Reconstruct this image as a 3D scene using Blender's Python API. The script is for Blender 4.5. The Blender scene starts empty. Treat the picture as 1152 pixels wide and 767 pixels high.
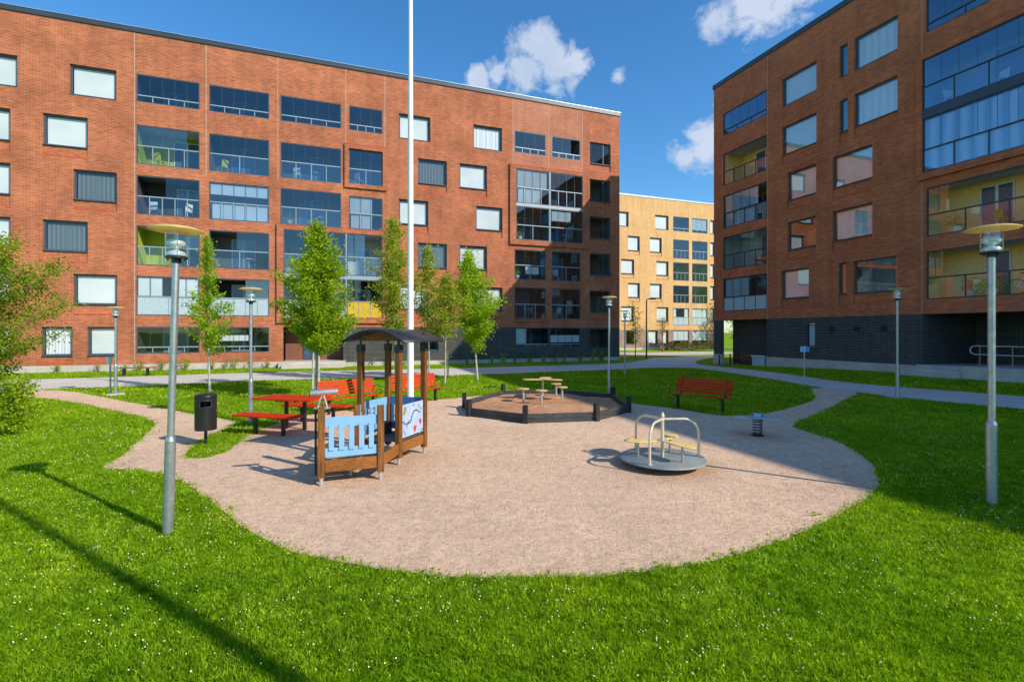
import bpy, math, random
import numpy as np
from mathutils import Vector, Matrix, geometry
R = math.radians
random.seed(7)
rng = np.random.default_rng(11)
scn = bpy.context.scene
COL = scn.collection

# ------------------------------------------------------------------ helpers
def ss(v):
    v = np.clip(v, 0.0, 1.0)
    return v * v * (3 - 2 * v)
def terr(x, y):                       # gentle rise of the ground towards the right hand building
    return 0.30 * ss((np.asarray(x, float) - 5) / 16) * ss((36 - np.asarray(y, float)) / 12)
def T(x, y): return float(terr(x, y))

def tag(o, label=None, cat=None, group=None, kind=None):
    if label: o['label'] = label
    if cat: o['category'] = cat
    if group: o['group'] = group
    if kind: o['kind'] = kind
    return o
def thing(name, label, cat, loc=(0, 0, 0), rz=0.0, group=None):
    o = bpy.data.objects.new(name, None); COL.objects.link(o)
    o.empty_display_size = 0.3
    o.location = loc; o.rotation_euler = (0, 0, rz)
    return tag(o, label, cat, group)
def copy_tree(o, parent=None):
    c = o.copy(); COL.objects.link(c)
    if parent: c.parent = parent
    for ch in list(o.children): copy_tree(ch, c)
    return c

class MB:
    def __init__(s): s.v = []; s.f = []; s.m = []; s.cur = 0; s.sm = []
    def add(s, vs, fs, smooth=False):
        b = len(s.v); s.v += [tuple(p) for p in vs]
        for f in fs:
            s.f.append([b + i for i in f]); s.m.append(s.cur); s.sm.append(smooth)
    def box(s, x0, x1, y0, y1, z0, z1):
        x0, x1 = min(x0, x1), max(x0, x1); y0, y1 = min(y0, y1), max(y0, y1); z0, z1 = min(z0, z1), max(z0, z1)
        s.add([(x0,y0,z0),(x1,y0,z0),(x1,y1,z0),(x0,y1,z0),(x0,y0,z1),(x1,y0,z1),(x1,y1,z1),(x0,y1,z1)],
              [(0,3,2,1),(4,5,6,7),(0,1,5,4),(1,2,6,5),(2,3,7,6),(3,0,4,7)])
    def obox(s, c, size, M=None):
        hx, hy, hz = size[0]/2, size[1]/2, size[2]/2
        M = M or Matrix.Identity(3); c = Vector(c)
        vs = [c + M @ Vector(p) for p in [(-hx,-hy,-hz),(hx,-hy,-hz),(hx,hy,-hz),(-hx,hy,-hz),(-hx,-hy,hz),(hx,-hy,hz),(hx,hy,hz),(-hx,hy,hz)]]
        s.add(vs, [(0,3,2,1),(4,5,6,7),(0,1,5,4),(1,2,6,5),(2,3,7,6),(3,0,4,7)])
    def bar(s, p0, p1, w, h, up=(0, 0, 1)):       # rectangular bar from p0 to p1
        p0, p1 = Vector(p0), Vector(p1); d = p1 - p0; L = d.length; d.normalize()
        u = Vector(up); side = d.cross(u)
        if side.length < 1e-4: side = d.cross(Vector((1, 0, 0)))
        side.normalize(); u = side.cross(d)
        M = Matrix((d, side, u)).transposed()
        s.obox((p0 + p1) / 2, (L, w, h), M)
    def tube(s, pts, r, n=10, caps=True):
        pts = [Vector(p) for p in pts]; k = len(pts)
        rs = r if isinstance(r, (list, tuple)) else [r] * k
        t0 = (pts[1] - pts[0]).normalized()
        a = t0.cross(Vector((0, 0, 1)))
        if a.length < 1e-3: a = t0.cross(Vector((1, 0, 0)))
        a.normalize(); rings = []
        for i in range(k):
            t = (pts[min(i+1, k-1)] - pts[max(i-1, 0)]).normalized()
            a = (a - t * a.dot(t)).normalized(); b = t.cross(a)
            rings.append([pts[i] + (a * math.cos(q) + b * math.sin(q)) * rs[i] for q in [2*math.pi*j/n for j in range(n)]])
        vs = [p for rg in rings for p in rg]
        fs = [(i*n+j, i*n+(j+1) % n, (i+1)*n+(j+1) % n, (i+1)*n+j) for i in range(k-1) for j in range(n)]
        s.add(vs, fs, True)
        if caps:
            s.add(rings[0], [tuple(range(n))[::-1]]); s.add(rings[-1], [tuple(range(n))])
    def lathe(s, prof, c=(0, 0, 0), n=24, smooth=True):
        vs = []; k = len(prof)
        for r, z in prof:
            for j in range(n):
                q = 2*math.pi*j/n; vs.append((c[0]+r*math.cos(q), c[1]+r*math.sin(q), c[2]+z))
        fs = [(i*n+j, i*n+(j+1) % n, (i+1)*n+(j+1) % n, (i+1)*n+j) for i in range(k-1) for j in range(n)]
        s.add(vs, fs, smooth)
    def cyl(s, c, r, z0, z1, n=24, r1=None):
        r1 = r if r1 is None else r1
        s.lathe([(r, z0), (r1, z1)], c, n)
        s.add([(c[0]+r*math.cos(2*math.pi*j/n), c[1]+r*math.sin(2*math.pi*j/n), c[2]+z0) for j in range(n)], [tuple(range(n))[::-1]])
        s.add([(c[0]+r1*math.cos(2*math.pi*j/n), c[1]+r1*math.sin(2*math.pi*j/n), c[2]+z1) for j in range(n)], [tuple(range(n))])
    def prism(s, poly, z0, z1):
        n = len(poly)
        s.add([(x, y, z0) for x, y in poly] + [(x, y, z1) for x, y in poly],
              [tuple(range(n))[::-1], tuple(range(n, 2*n))] + [(i, (i+1) % n, n+(i+1) % n, n+i) for i in range(n)])
    def build(s, name, mat, parent=None, bevel=0.0, seg=1):
        me = bpy.data.meshes.new(name)
        me.from_pydata(s.v, [], s.f)
        mats = mat if isinstance(mat, list) else [mat]
        for m in mats: me.materials.append(m)
        me.polygons.foreach_set('use_smooth', s.sm)
        if len(mats) > 1: me.polygons.foreach_set('material_index', s.m)
        me.update()
        o = bpy.data.objects.new(name, me); COL.objects.link(o)
        if parent: o.parent = parent
        if bevel:
            b = o.modifiers.new('bevel', 'BEVEL'); b.width = bevel; b.segments = seg; b.limit_method = 'ANGLE'; b.angle_limit = R(50)
        return o

def np_mesh(name, verts, faces_n, idx, mat, tint=None, parent=None, smooth=False):
    """verts (N,3); faces all with faces_n corners given by idx (F,faces_n); tint per vertex"""
    me = bpy.data.meshes.new(name)
    F = len(idx)
    me.vertices.add(len(verts)); me.vertices.foreach_set('co', verts.astype(np.float32).ravel())
    me.loops.add(F * faces_n); me.loops.foreach_set('vertex_index', idx.astype(np.int32).ravel())
    me.polygons.add(F)
    me.polygons.foreach_set('loop_start', (np.arange(F) * faces_n).astype(np.int32))
    try: me.polygons.foreach_set('loop_total', np.full(F, faces_n, np.int32))
    except Exception: pass
    if smooth: me.polygons.foreach_set('use_smooth', np.ones(F, bool))
    if tint is not None:
        a = me.attributes.new('tint', 'FLOAT', 'POINT'); a.data.foreach_set('value', tint.astype(np.float32))
    me.update(calc_edges=True)
    me.materials.append(mat)
    o = bpy.data.objects.new(name, me); COL.objects.link(o)
    if parent: o.parent = parent
    return o

# ------------------------------------------------------------------ materials
def newmat(name):
    m = bpy.data.materials.new(name); m.use_nodes = True
    nt = m.node_tree; nt.nodes.clear()
    out = nt.nodes.new('ShaderNodeOutputMaterial')
    return m, nt, out
def N(nt, typ, **kw):
    n = nt.nodes.new(typ)
    for k, v in kw.items():
        if k in n.inputs: n.inputs[k].default_value = v
        else: setattr(n, k, v)
    return n
def ramp(nt, fac, stops):
    r = nt.nodes.new('ShaderNodeValToRGB'); nt.links.new(fac, r.inputs['Fac'])
    el = r.color_ramp.elements
    while len(el) < len(stops): el.new(0.5)
    for e, (p, c) in zip(el, stops):
        e.position = p; e.color = (*c, 1) if len(c) == 3 else c
    return r
def mixc(nt, a, b, fac, mode='MIX'):
    m = nt.nodes.new('ShaderNodeMix'); m.data_type = 'RGBA'; m.blend_type = mode
    for i, v in ((0, fac), (6, a), (7, b)):
        if hasattr(v, 'is_linked') or hasattr(v, 'links'): nt.links.new(v, m.inputs[i])
        else: m.inputs[i].default_value = v if i == 0 else ((*v, 1) if len(v) == 3 else v)
    return m.outputs[2]
def noise(nt, vec, scale, detail=4, rough=0.55):
    n = nt.nodes.new('ShaderNodeTexNoise'); n.inputs['Scale'].default_value = scale
    n.inputs['Detail'].default_value = detail; n.inputs['Roughness'].default_value = rough
    if vec is not None: nt.links.new(vec, n.inputs['Vector'])
    return n
def paint(name, col, rough=0.5, metal=0.0, var=0.12, scale=6.0, bump=0.0, spec=0.5, dirt=None, bscale=None):
    m, nt, out = newmat(name)
    tc = N(nt, 'ShaderNodeTexCoord'); n = noise(nt, tc.outputs['Object'], scale, 5)
    dk = tuple(c * (1 - var) for c in col); lt = tuple(min(1, c * (1 + var)) for c in col)
    r = ramp(nt, n.outputs['Fac'], [(0.3, dk), (0.7, lt)])
    c = r.outputs['Color']
    if dirt:
        n2 = noise(nt, tc.outputs['Object'], scale * 0.35, 6, 0.7)
        rr = ramp(nt, n2.outputs['Fac'], [(0.5, (0, 0, 0)), (0.72, (0.6, 0.6, 0.6))])
        c = mixc(nt, c, dirt, rr.outputs['Color'])
    p = N(nt, 'ShaderNodeBsdfPrincipled', Roughness=rough, Metallic=metal)
    p.inputs['Specular IOR Level'].default_value = spec
    nt.links.new(c, p.inputs['Base Color'])
    if bump:
        nb = noise(nt, tc.outputs['Object'], bscale or scale * 8, 4)
        b = N(nt, 'ShaderNodeBump', Strength=bump, Distance=0.01)
        nt.links.new(nb.outputs['Fac'], b.inputs['Height']); nt.links.new(b.outputs[0], p.inputs['Normal'])
    nt.links.new(p.outputs[0], out.inputs[0])
    return m
def brick(name, c1, c2, mortar, bw=0.285, rh=0.085, ms=0.012, light=1.0, big=0.22):
    m, nt, out = newmat(name)
    tc = N(nt, 'ShaderNodeTexCoord'); sep = N(nt, 'ShaderNodeSeparateXYZ'); nt.links.new(tc.outputs['Object'], sep.inputs[0])
    ad = N(nt, 'ShaderNodeMath', operation='ADD'); nt.links.new(sep.outputs[0], ad.inputs[0]); nt.links.new(sep.outputs[1], ad.inputs[1])
    cb = N(nt, 'ShaderNodeCombineXYZ'); nt.links.new(ad.outputs[0], cb.inputs[0]); nt.links.new(sep.outputs[2], cb.inputs[1])
    b = nt.nodes.new('ShaderNodeTexBrick'); nt.links.new(cb.outputs[0], b.inputs['Vector'])
    b.inputs['Scale'].default_value = 1; b.inputs['Brick Width'].default_value = bw; b.inputs['Row Height'].default_value = rh
    b.inputs['Mortar Size'].default_value = ms; b.inputs['Mortar Smooth'].default_value = 0.3; b.inputs['Bias'].default_value = -0.1
    b.inputs['Color1'].default_value = (*c1, 1); b.inputs['Color2'].default_value = (*c2, 1); b.inputs['Mortar'].default_value = (*mortar, 1)
    n = noise(nt, cb.outputs[0], 0.55, 6, 0.62)
    r1 = ramp(nt, n.outputs['Fac'], [(0.3, (1-big,)*3), (0.72, (1+big*0.6,)*3)])
    c = mixc(nt, b.outputs['Color'], r1.outputs['Color'], 1.0, 'MULTIPLY')
    # odd darker and lighter bricks in streaks along the courses
    mp = N(nt, 'ShaderNodeMapping'); mp.inputs['Scale'].default_value = (1.6, 8.0, 1); nt.links.new(cb.outputs[0], mp.inputs[0])
    n2 = noise(nt, mp.outputs[0], 1.5, 5, 0.7)
    r2 = ramp(nt, n2.outputs['Fac'], [(0.3, (0.55, 0.55, 0.6)), (0.45, (0.98, 0.98, 0.98)), (0.56, (1, 1, 1)), (0.72, (1.3, 1.42, 1.45))])
    c = mixc(nt, c, r2.outputs['Color'], 0.8, 'MULTIPLY')
    # rain washed streaks
    mp2 = N(nt, 'ShaderNodeMapping'); mp2.inputs['Scale'].default_value = (2.2, 0.12, 1); nt.links.new(cb.outputs[0], mp2.inputs[0])
    n3 = noise(nt, mp2.outputs[0], 1.0, 4, 0.6)
    r3 = ramp(nt, n3.outputs['Fac'], [(0.35, (0.9, 0.9, 0.9)), (0.65, (1.06, 1.06, 1.06))])
    c = mixc(nt, c, r3.outputs['Color'], 1.0, 'MULTIPLY')
    p = N(nt, 'ShaderNodeBsdfPrincipled', Roughness=0.85); p.inputs['Specular IOR Level'].default_value = 0.25
    nt.links.new(c, p.inputs['Base Color'])
    bp = N(nt, 'ShaderNodeBump', Strength=0.5, Distance=0.008, invert=True); nt.links.new(b.outputs['Fac'], bp.inputs['Height'])
    nt.links.new(bp.outputs[0], p.inputs['Normal']); nt.links.new(p.outputs[0], out.inputs[0])
    return m
def leafmat(name, dark, light, trans=0.35, hue2=None):
    m, nt, out = newmat(name)
    at = N(nt, 'ShaderNodeAttribute', attribute_name='tint')
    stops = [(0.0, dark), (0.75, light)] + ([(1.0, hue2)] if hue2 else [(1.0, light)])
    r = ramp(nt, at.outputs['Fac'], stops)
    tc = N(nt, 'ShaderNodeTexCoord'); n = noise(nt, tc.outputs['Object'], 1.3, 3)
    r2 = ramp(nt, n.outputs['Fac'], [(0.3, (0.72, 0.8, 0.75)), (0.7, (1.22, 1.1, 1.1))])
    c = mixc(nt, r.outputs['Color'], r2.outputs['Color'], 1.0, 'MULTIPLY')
    if name == 'grass_blades':
        n5 = noise(nt, tc.outputs['Object'], 7.5, 4, 0.65); c = mixc(nt, c, ramp(nt, n5.outputs['Fac'], [(0.33, (0.50, 0.60, 0.5)), (0.5, (0.98, 0.98, 1)), (0.68, (1.3, 1.2, 1.5))]).outputs['Color'], 1.0, 'MULTIPLY')
        n6 = noise(nt, tc.outputs['Object'], 0.35, 3, 0.5); c = mixc(nt, c, ramp(nt, n6.outputs['Fac'], [(0.35, (0.80, 0.90, 0.8)), (0.65, (1.18, 1.08, 1.3))]).outputs['Color'], 1.0, 'MULTIPLY')
    d = N(nt, 'ShaderNodeBsdfPrincipled', Roughness=0.6); d.inputs['Specular IOR Level'].default_value = 0.14
    t = N(nt, 'ShaderNodeBsdfTranslucent')
    c2 = mixc(nt, c, (1.25, 1.3, 0.5), 1.0, 'MULTIPLY')
    nt.links.new(c, d.inputs['Base Color']); nt.links.new(c2, t.inputs['Color'])
    mx = N(nt, 'ShaderNodeMixShader'); mx.inputs[0].default_value = trans
    nt.links.new(d.outputs[0], mx.inputs[1]); nt.links.new(t.outputs[0], mx.inputs[2]); nt.links.new(mx.outputs[0], out.inputs[0])
    return m
def glass(name, tint=(0.8, 0.87, 0.9), base=0.10, wav=0.0, gcol=(0.85, 0.93, 1.0)):
    m, nt, out = newmat(name)
    ge = N(nt, 'ShaderNodeNewGeometry'); dt = N(nt, 'ShaderNodeVectorMath', operation='DOT_PRODUCT')
    nt.links.new(ge.outputs['Normal'], dt.inputs[0]); nt.links.new(ge.outputs['Incoming'], dt.inputs[1])
    ab = N(nt, 'ShaderNodeMath', operation='ABSOLUTE'); nt.links.new(dt.outputs['Value'], ab.inputs[0])
    om = N(nt, 'ShaderNodeMath', operation='SUBTRACT'); om.inputs[0].default_value = 1.0; nt.links.new(ab.outputs[0], om.inputs[1])
    pw = N(nt, 'ShaderNodeMath', operation='POWER'); nt.links.new(om.outputs[0], pw.inputs[0]); pw.inputs[1].default_value = 4.5
    sc = N(nt, 'ShaderNodeMath', operation='MULTIPLY_ADD'); nt.links.new(pw.outputs[0], sc.inputs[0]); sc.inputs[1].default_value = 0.9; sc.inputs[2].default_value = 0.06
    ma = N(nt, 'ShaderNodeMath', operation='ADD', use_clamp=True); nt.links.new(sc.outputs[0], ma.inputs[0]); ma.inputs[1].default_value = base
    tr = N(nt, 'ShaderNodeBsdfTransparent'); tr.inputs[0].default_value = (*tint, 1)
    gl = N(nt, 'ShaderNodeBsdfGlossy', Roughness=0.015); gl.inputs['Color'].default_value = (*gcol, 1)
    if wav:
        tc = N(nt, 'ShaderNodeTexCoord'); n = noise(nt, tc.outputs['Object'], 0.7, 2)
        b = N(nt, 'ShaderNodeBump', Strength=wav, Distance=0.02); nt.links.new(n.outputs['Fac'], b.inputs['Height']); nt.links.new(b.outputs[0], gl.inputs['Normal'])
    mx = N(nt, 'ShaderNodeMixShader'); nt.links.new(ma.outputs[0], mx.inputs[0]); nt.links.new(tr.outputs[0], mx.inputs[1]); nt.links.new(gl.outputs[0], mx.inputs[2])
    nt.links.new(mx.outputs[0], out.inputs[0]); return m
def wood(name, dark, light, rough=0.65, axis_scale=(14, 14, 1.2)):
    m, nt, out = newmat(name)
    tc = N(nt, 'ShaderNodeTexCoord'); mp = N(nt, 'ShaderNodeMapping'); mp.inputs['Scale'].default_value = axis_scale
    nt.links.new(tc.outputs['Object'], mp.inputs[0]); n = noise(nt, mp.outputs[0], 2.2, 6, 0.65)
    r = ramp(nt, n.outputs['Fac'], [(0.3, dark), (0.7, light)])
    n2 = noise(nt, tc.outputs['Object'], 1.7, 4); r2 = ramp(nt, n2.outputs['Fac'], [(0.3, (0.75,)*3), (0.7, (1.15,)*3)])
    c = mixc(nt, r.outputs['Color'], r2.outputs['Color'], 1.0, 'MULTIPLY')
    p = N(nt, 'ShaderNodeBsdfPrincipled', Roughness=rough); p.inputs['Specular IOR Level'].default_value = 0.3
    nt.links.new(c, p.inputs['Base Color'])
    b = N(nt, 'ShaderNodeBump', Strength=0.35, Distance=0.004); nt.links.new(n.outputs['Fac'], b.inputs['Height']); nt.links.new(b.outputs[0], p.inputs['Normal'])
    nt.links.new(p.outputs[0], out.inputs[0]); return m

M = {}
M['brick'] = brick('red_brick', (0.55, 0.150, 0.058), (0.36, 0.085, 0.036), (0.53, 0.28, 0.18), big=0.3)
M['brick_shade'] = brick('red_brick_shade_tone', (0.66, 0.165, 0.055), (0.44, 0.10, 0.036), (0.52, 0.24, 0.15), rh=0.085)  # same red brick, its colour adjusted for the block standing in shade
M['brick_pale'] = brick('pale_red_brick', (0.56, 0.19, 0.10), (0.45, 0.14, 0.08), (0.55, 0.31, 0.22))
M['brick_dark'] = brick('charcoal_brick', (0.058, 0.056, 0.056), (0.026, 0.026, 0.027), (0.20, 0.195, 0.19), big=0.15)
M['brick_yellow'] = brick('yellow_brick', (0.76, 0.45, 0.19), (0.68, 0.38, 0.15), (0.74, 0.5, 0.27), big=0.1)
M['brick_pinkgrey'] = brick('pinkish_grey_brick', (0.40, 0.24, 0.19), (0.30, 0.18, 0.15), (0.42, 0.33, 0.28))
M['joint'] = paint('joint_mastic', (0.52, 0.42, 0.34), 0.9)
M['frame'] = paint('slate_blue_aluminium', (0.06, 0.095, 0.13), 0.42, 0.1, 0.1)
M['frame_dark'] = paint('dark_aluminium', (0.03, 0.042, 0.055), 0.4, 0.1, 0.1)
M['rail'] = paint('grey_aluminium', (0.34, 0.40, 0.45), 0.4, 0.2, 0.1)
M['fascia'] = paint('slate_sheet_metal', (0.055, 0.075, 0.095), 0.4, 0.3, 0.1, 1.0)
M['coping'] = paint('zinc_coping', (0.5, 0.55, 0.58), 0.35, 0.6, 0.1, 1.0)
M['red_sill'] = paint('red_flashing', (0.62, 0.07, 0.02), 0.45)
M['concrete'] = paint('concrete', (0.52, 0.47, 0.43), 0.9, 0, 0.14, 1.2, 0.3, dirt=(0.2, 0.19, 0.17), bscale=30)
M['concrete_lt'] = paint('pale_concrete', (0.5, 0.48, 0.45), 0.9, 0, 0.12, 3, 0.2)
def blindmat():
    m, nt, out = newmat('white_roller_blind')
    tc = N(nt, 'ShaderNodeTexCoord'); n = noise(nt, tc.outputs['Object'], 0.6, 2); r = ramp(nt, n.outputs['Fac'], [(0.3, (0.70, 0.74, 0.76)), (0.7, (0.86, 0.88, 0.88))])
    p = N(nt, 'ShaderNodeBsdfPrincipled', Roughness=0.8); nt.links.new(r.outputs[0], p.inputs['Base Color']); nt.links.new(p.outputs[0], out.inputs[0]); return m
M['blind'] = blindmat()
def vblind(name, a, b, per):
    m, nt, out = newmat(name)
    tc = N(nt, 'ShaderNodeTexCoord'); w = nt.nodes.new('ShaderNodeTexWave'); w.wave_type = 'BANDS'; w.bands_direction = 'X'
    w.inputs['Scale'].default_value = per; w.inputs['Distortion'].default_value = 1.2; w.inputs['Detail'].default_value = 1; w.inputs['Detail Scale'].default_value = 0.6
    nt.links.new(tc.outputs['Object'], w.inputs['Vector']); r = ramp(nt, w.outputs['Fac'], [(0.1, a), (0.9, b)])
    p = N(nt, 'ShaderNodeBsdfPrincipled', Roughness=0.9); nt.links.new(r.outputs[0], p.inputs['Base Color']); nt.links.new(p.outputs[0], out.inputs[0]); return m
M['lace'] = vblind('lace_curtain', (0.22, 0.36, 0.56), (0.62, 0.72, 0.84), 0.55)
M['lblue'] = paint('bluish_render', (0.22, 0.34, 0.5), 0.9)
M['vblind'] = vblind('grey_slatted_blind', (0.11, 0.145, 0.17), (0.15, 0.19, 0.215), 1.6)
M['curtain'] = vblind('sheer_curtain', (0.74, 0.77, 0.80), (0.88, 0.90, 0.92), 0.8)
M['glass'] = glass('window_glass', (0.9, 0.93, 0.94), 0.0)
M['bglass'] = glass('balcony_glass', (0.62, 0.72, 0.8), 0.10, 0.05)
M['bglass2'] = glass('balcony_glass_blue', (0.56, 0.64, 0.70), 0.05, 0.07, (0.82, 0.9, 0.98))
M['bglass_sky'] = glass('balcony_glass_sky', (0.72, 0.82, 0.9), 0.17, 0.06, (0.62, 0.8, 1.0))
M['bglass_clear'] = glass('balcony_glass_clear', (0.82, 0.88, 0.9), 0.02, 0.05)
M['frosted'] = paint('frosted_parapet_glass', (0.42, 0.52, 0.58), 0.25, 0, 0.08)
M['dark'] = paint('dark_interior', (0.035, 0.045, 0.06), 0.9)
M['room'] = paint('room_interior', (0.12, 0.11, 0.10), 0.9)
M['lwhite'] = paint('balcony_white_render', (0.46, 0.47, 0.47), 0.9)
M['lgrey'] = paint('balcony_grey_render', (0.12, 0.135, 0.15), 0.9)
M['ldark'] = paint('balcony_dark_render', (0.05, 0.055, 0.065), 0.9)
M['lgreen'] = paint('balcony_lime_render', (0.34, 0.42, 0.02), 0.85)
M['lcream'] = paint('balcony_cream_render', (0.98, 0.58, 0.25), 0.85)
M['yellow_panel'] = paint('mustard_panel', (0.62, 0.4, 0.02), 0.5)
M['yellow_fab'] = paint('yellow_fabric', (0.75, 0.68, 0.02), 0.9)
M['doorglass'] = paint('door_glazing', (0.06, 0.12, 0.22), 0.08, 0, 0.15, 1.0)
M['doorwhite'] = paint('white_joinery', (0.65, 0.68, 0.7), 0.5)
M['rubber'] = paint('black_rubber', (0.018, 0.018, 0.02), 0.7)
M['blackmetal'] = paint('black_powder_coat', (0.013, 0.014, 0.016), 0.38, 0.0, 0.2, 20)
M['roofblack'] = paint('weathered_black_sheet', (0.035, 0.037, 0.042), 0.42, 0.2, 0.3, 5)
M['galv'] = paint('galvanised_steel', (0.42, 0.46, 0.5), 0.42, 0.75, 0.16, 14, 0.05)
M['galvlight'] = paint('pale_galvanised_steel', (0.56, 0.6, 0.62), 0.36, 0.55, 0.12, 20)
M['lampdisc'] = paint('lamp_disc_underside', (0.85, 0.72, 0.36), 0.55, 0, 0.1, 9)
def discmat():
    m, nt, out = newmat('translucent_disc')
    tc = N(nt, 'ShaderNodeTexCoord'); n = noise(nt, tc.outputs['Object'], 8, 4); r = ramp(nt, n.outputs['Fac'], [(0.3, (0.78, 0.62, 0.28)), (0.7, (0.92, 0.76, 0.38))])
    d = N(nt, 'ShaderNodeBsdfPrincipled', Roughness=0.5); t = N(nt, 'ShaderNodeBsdfTranslucent'); nt.links.new(r.outputs[0], d.inputs['Base Color']); nt.links.new(r.outputs[0], t.inputs[0])
    mx = N(nt, 'ShaderNodeMixShader'); mx.inputs[0].default_value = 0.45; nt.links.new(d.outputs[0], mx.inputs[1]); nt.links.new(t.outputs[0], mx.inputs[2]); nt.links.new(mx.outputs[0], out.inputs[0]); return m
M['lampdisc'] = discmat()
M['lamptop'] = paint('lamp_disc_top', (0.5, 0.52, 0.5), 0.45, 0.3, 0.1)
M['chrome'] = paint('polished_reflector', (0.85, 0.87, 0.88), 0.3, 0.25, 0.04)
M['flagwhite'] = paint('white_fibreglass', (0.84, 0.86, 0.88), 0.3, 0, 0.03)
M['redslat'] = paint('red_stained_slat', (0.58, 0.036, 0.005), 0.62, 0, 0.22, 7, 0.15, 0.2, dirt=(0.42, 0.05, 0.012))
M['brownslat'] = wood('brown_slat', (0.20, 0.07, 0.03), (0.34, 0.13, 0.05))
M['post'] = wood('brown_glazed_post', (0.10, 0.036, 0.010), (0.32, 0.13, 0.03))
M['beam'] = wood('brown_glazed_beam', (0.17, 0.06, 0.014), (0.40, 0.16, 0.035), axis_scale=(1.2, 14, 14))
M['endgrain'] = paint('ochre_end_grain', (0.5, 0.30, 0.08), 0.7)
M['blue'] = paint('pale_blue_painted_board', (0.22, 0.47, 0.74), 0.5, 0, 0.06, 5, dirt=(0.3, 0.5, 0.68))
M['blue_dark'] = paint('mid_blue_painted_board', (0.05, 0.17, 0.42), 0.5, 0, 0.08, 5)
M['artpanel'] = paint('pale_lilac_panel', (0.40, 0.52, 0.80), 0.5, 0, 0.1, 4)
M['artblack'] = paint('black_artwork_paint', (0.02, 0.03, 0.04), 0.5)
M['artred'] = paint('red_artwork_paint', (0.55, 0.08, 0.03), 0.5)
M['artgreen'] = paint('olive_artwork_paint', (0.3, 0.3, 0.06), 0.5)
M['deck'] = paint('grey_deck_plate', (0.10, 0.115, 0.13), 0.55, 0, 0.2, 30)
M['sbwood'] = wood('charcoal_timber', (0.035, 0.037, 0.04), (0.085, 0.088, 0.09), axis_scale=(3, 3, 12))
M['sbpost'] = wood('black_post', (0.014, 0.015, 0.017), (0.04, 0.042, 0.045))
M['seatyellow'] = paint('pale_yellow_seat_board', (0.84, 0.60, 0.17), 0.45, 0, 0.08, 6)
M['tabletan'] = paint('sun_bleached_table_board', (0.70, 0.45, 0.2), 0.55, 0, 0.12, 8)
M['cream_tube'] = paint('cream_painted_tube', (0.68, 0.62, 0.46), 0.3, 0.2, 0.08, 9)
M['mgrplate'] = paint('grey_checker_plate', (0.26, 0.32, 0.33), 0.5, 0.25, 0.2, 3, 0.6, dirt=(0.3, 0.25, 0.2), bscale=140)
M['signblue'] = paint('sky_blue_enamel', (0.12, 0.33, 0.68), 0.4)
M['signwhite'] = paint('pale_blue_white_enamel', (0.5, 0.66, 0.85), 0.4)
M['bark'] = paint('pale_birch_bark', (0.48, 0.44, 0.40), 0.85, 0, 0.3, 9, 0.4, dirt=(0.09, 0.08, 0.07))
M['barkbrown'] = paint('brown_bark', (0.16, 0.11, 0.075), 0.9, 0, 0.3, 9, 0.4)
M['leaf'] = leafmat('birch_leaves', (0.12, 0.23, 0.008), (0.38, 0.55, 0.018), 0.47, (0.58, 0.66, 0.06))
M['leaf_dark'] = leafmat('dense_bush_leaves', (0.07, 0.15, 0.006), (0.26, 0.40, 0.02), 0.42, (0.50, 0.52, 0.07))
M['leaf_young'] = leafmat('young_leaves', (0.13, 0.20, 0.012), (0.32, 0.45, 0.03), 0.45, (0.55, 0.55, 0.05))
M['leaf_olive'] = leafmat('olive_tinted_leaves', (0.16, 0.25, 0.02), (0.40, 0.50, 0.04), 0.45, (0.56, 0.48, 0.09))
M['leaf_lime'] = leafmat('lime_leaves', (0.19, 0.33, 0.010), (0.42, 0.60, 0.03), 0.48)
M['leaf_red'] = leafmat('reddish_hedge_leaves', (0.15, 0.06, 0.03), (0.25, 0.28, 0.05), 0.3)
M['grass'] = leafmat('grass_blades', (0.135, 0.275, 0.004), (0.42, 0.66, 0.016), 0.41, (0.82, 0.88, 0.20))
M['petal'] = paint('clover_white', (0.88, 0.76, 0.50), 0.8)
M['dirt'] = paint('dark_soil', (0.05, 0.035, 0.025), 0.95)

def ground_mat():
    m, nt, out = newmat('lawn_ground')
    tc = N(nt, 'ShaderNodeTexCoord'); o = tc.outputs['Object']
    n1 = noise(nt, o, 0.45, 5); n2 = noise(nt, o, 9, 6, 0.7); n3 = noise(nt, o, 60, 3, 0.7)
    c = ramp(nt, n1.outputs['Fac'], [(0.3, (0.15, 0.275, 0.004)), (0.7, (0.30, 0.45, 0.010))]).outputs['Color']
    r2 = ramp(nt, n2.outputs['Fac'], [(0.28, (0.5, 0.55, 0.5)), (0.5, (1, 1, 1)), (0.75, (1.45, 1.3, 1.2))])
    c = mixc(nt, c, r2.outputs['Color'], 1.0, 'MULTIPLY')
    r3 = ramp(nt, n3.outputs['Fac'], [(0.3, (0.55, 0.6, 0.5)), (0.7, (1.35, 1.3, 1.3))])
    c = mixc(nt, c, r3.outputs['Color'], 0.8, 'MULTIPLY')
    p = N(nt, 'ShaderNodeBsdfPrincipled', Roughness=0.95); p.inputs['Specular IOR Level'].default_value = 0.1
    nt.links.new(c, p.inputs['Base Color'])
    b = N(nt, 'ShaderNodeBump', Strength=1.0, Distance=0.06); nt.links.new(n2.outputs['Fac'], b.inputs['Height']); nt.links.new(b.outputs[0], p.inputs['Normal'])
    nt.links.new(p.outputs[0], out.inputs[0]); return m
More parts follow.
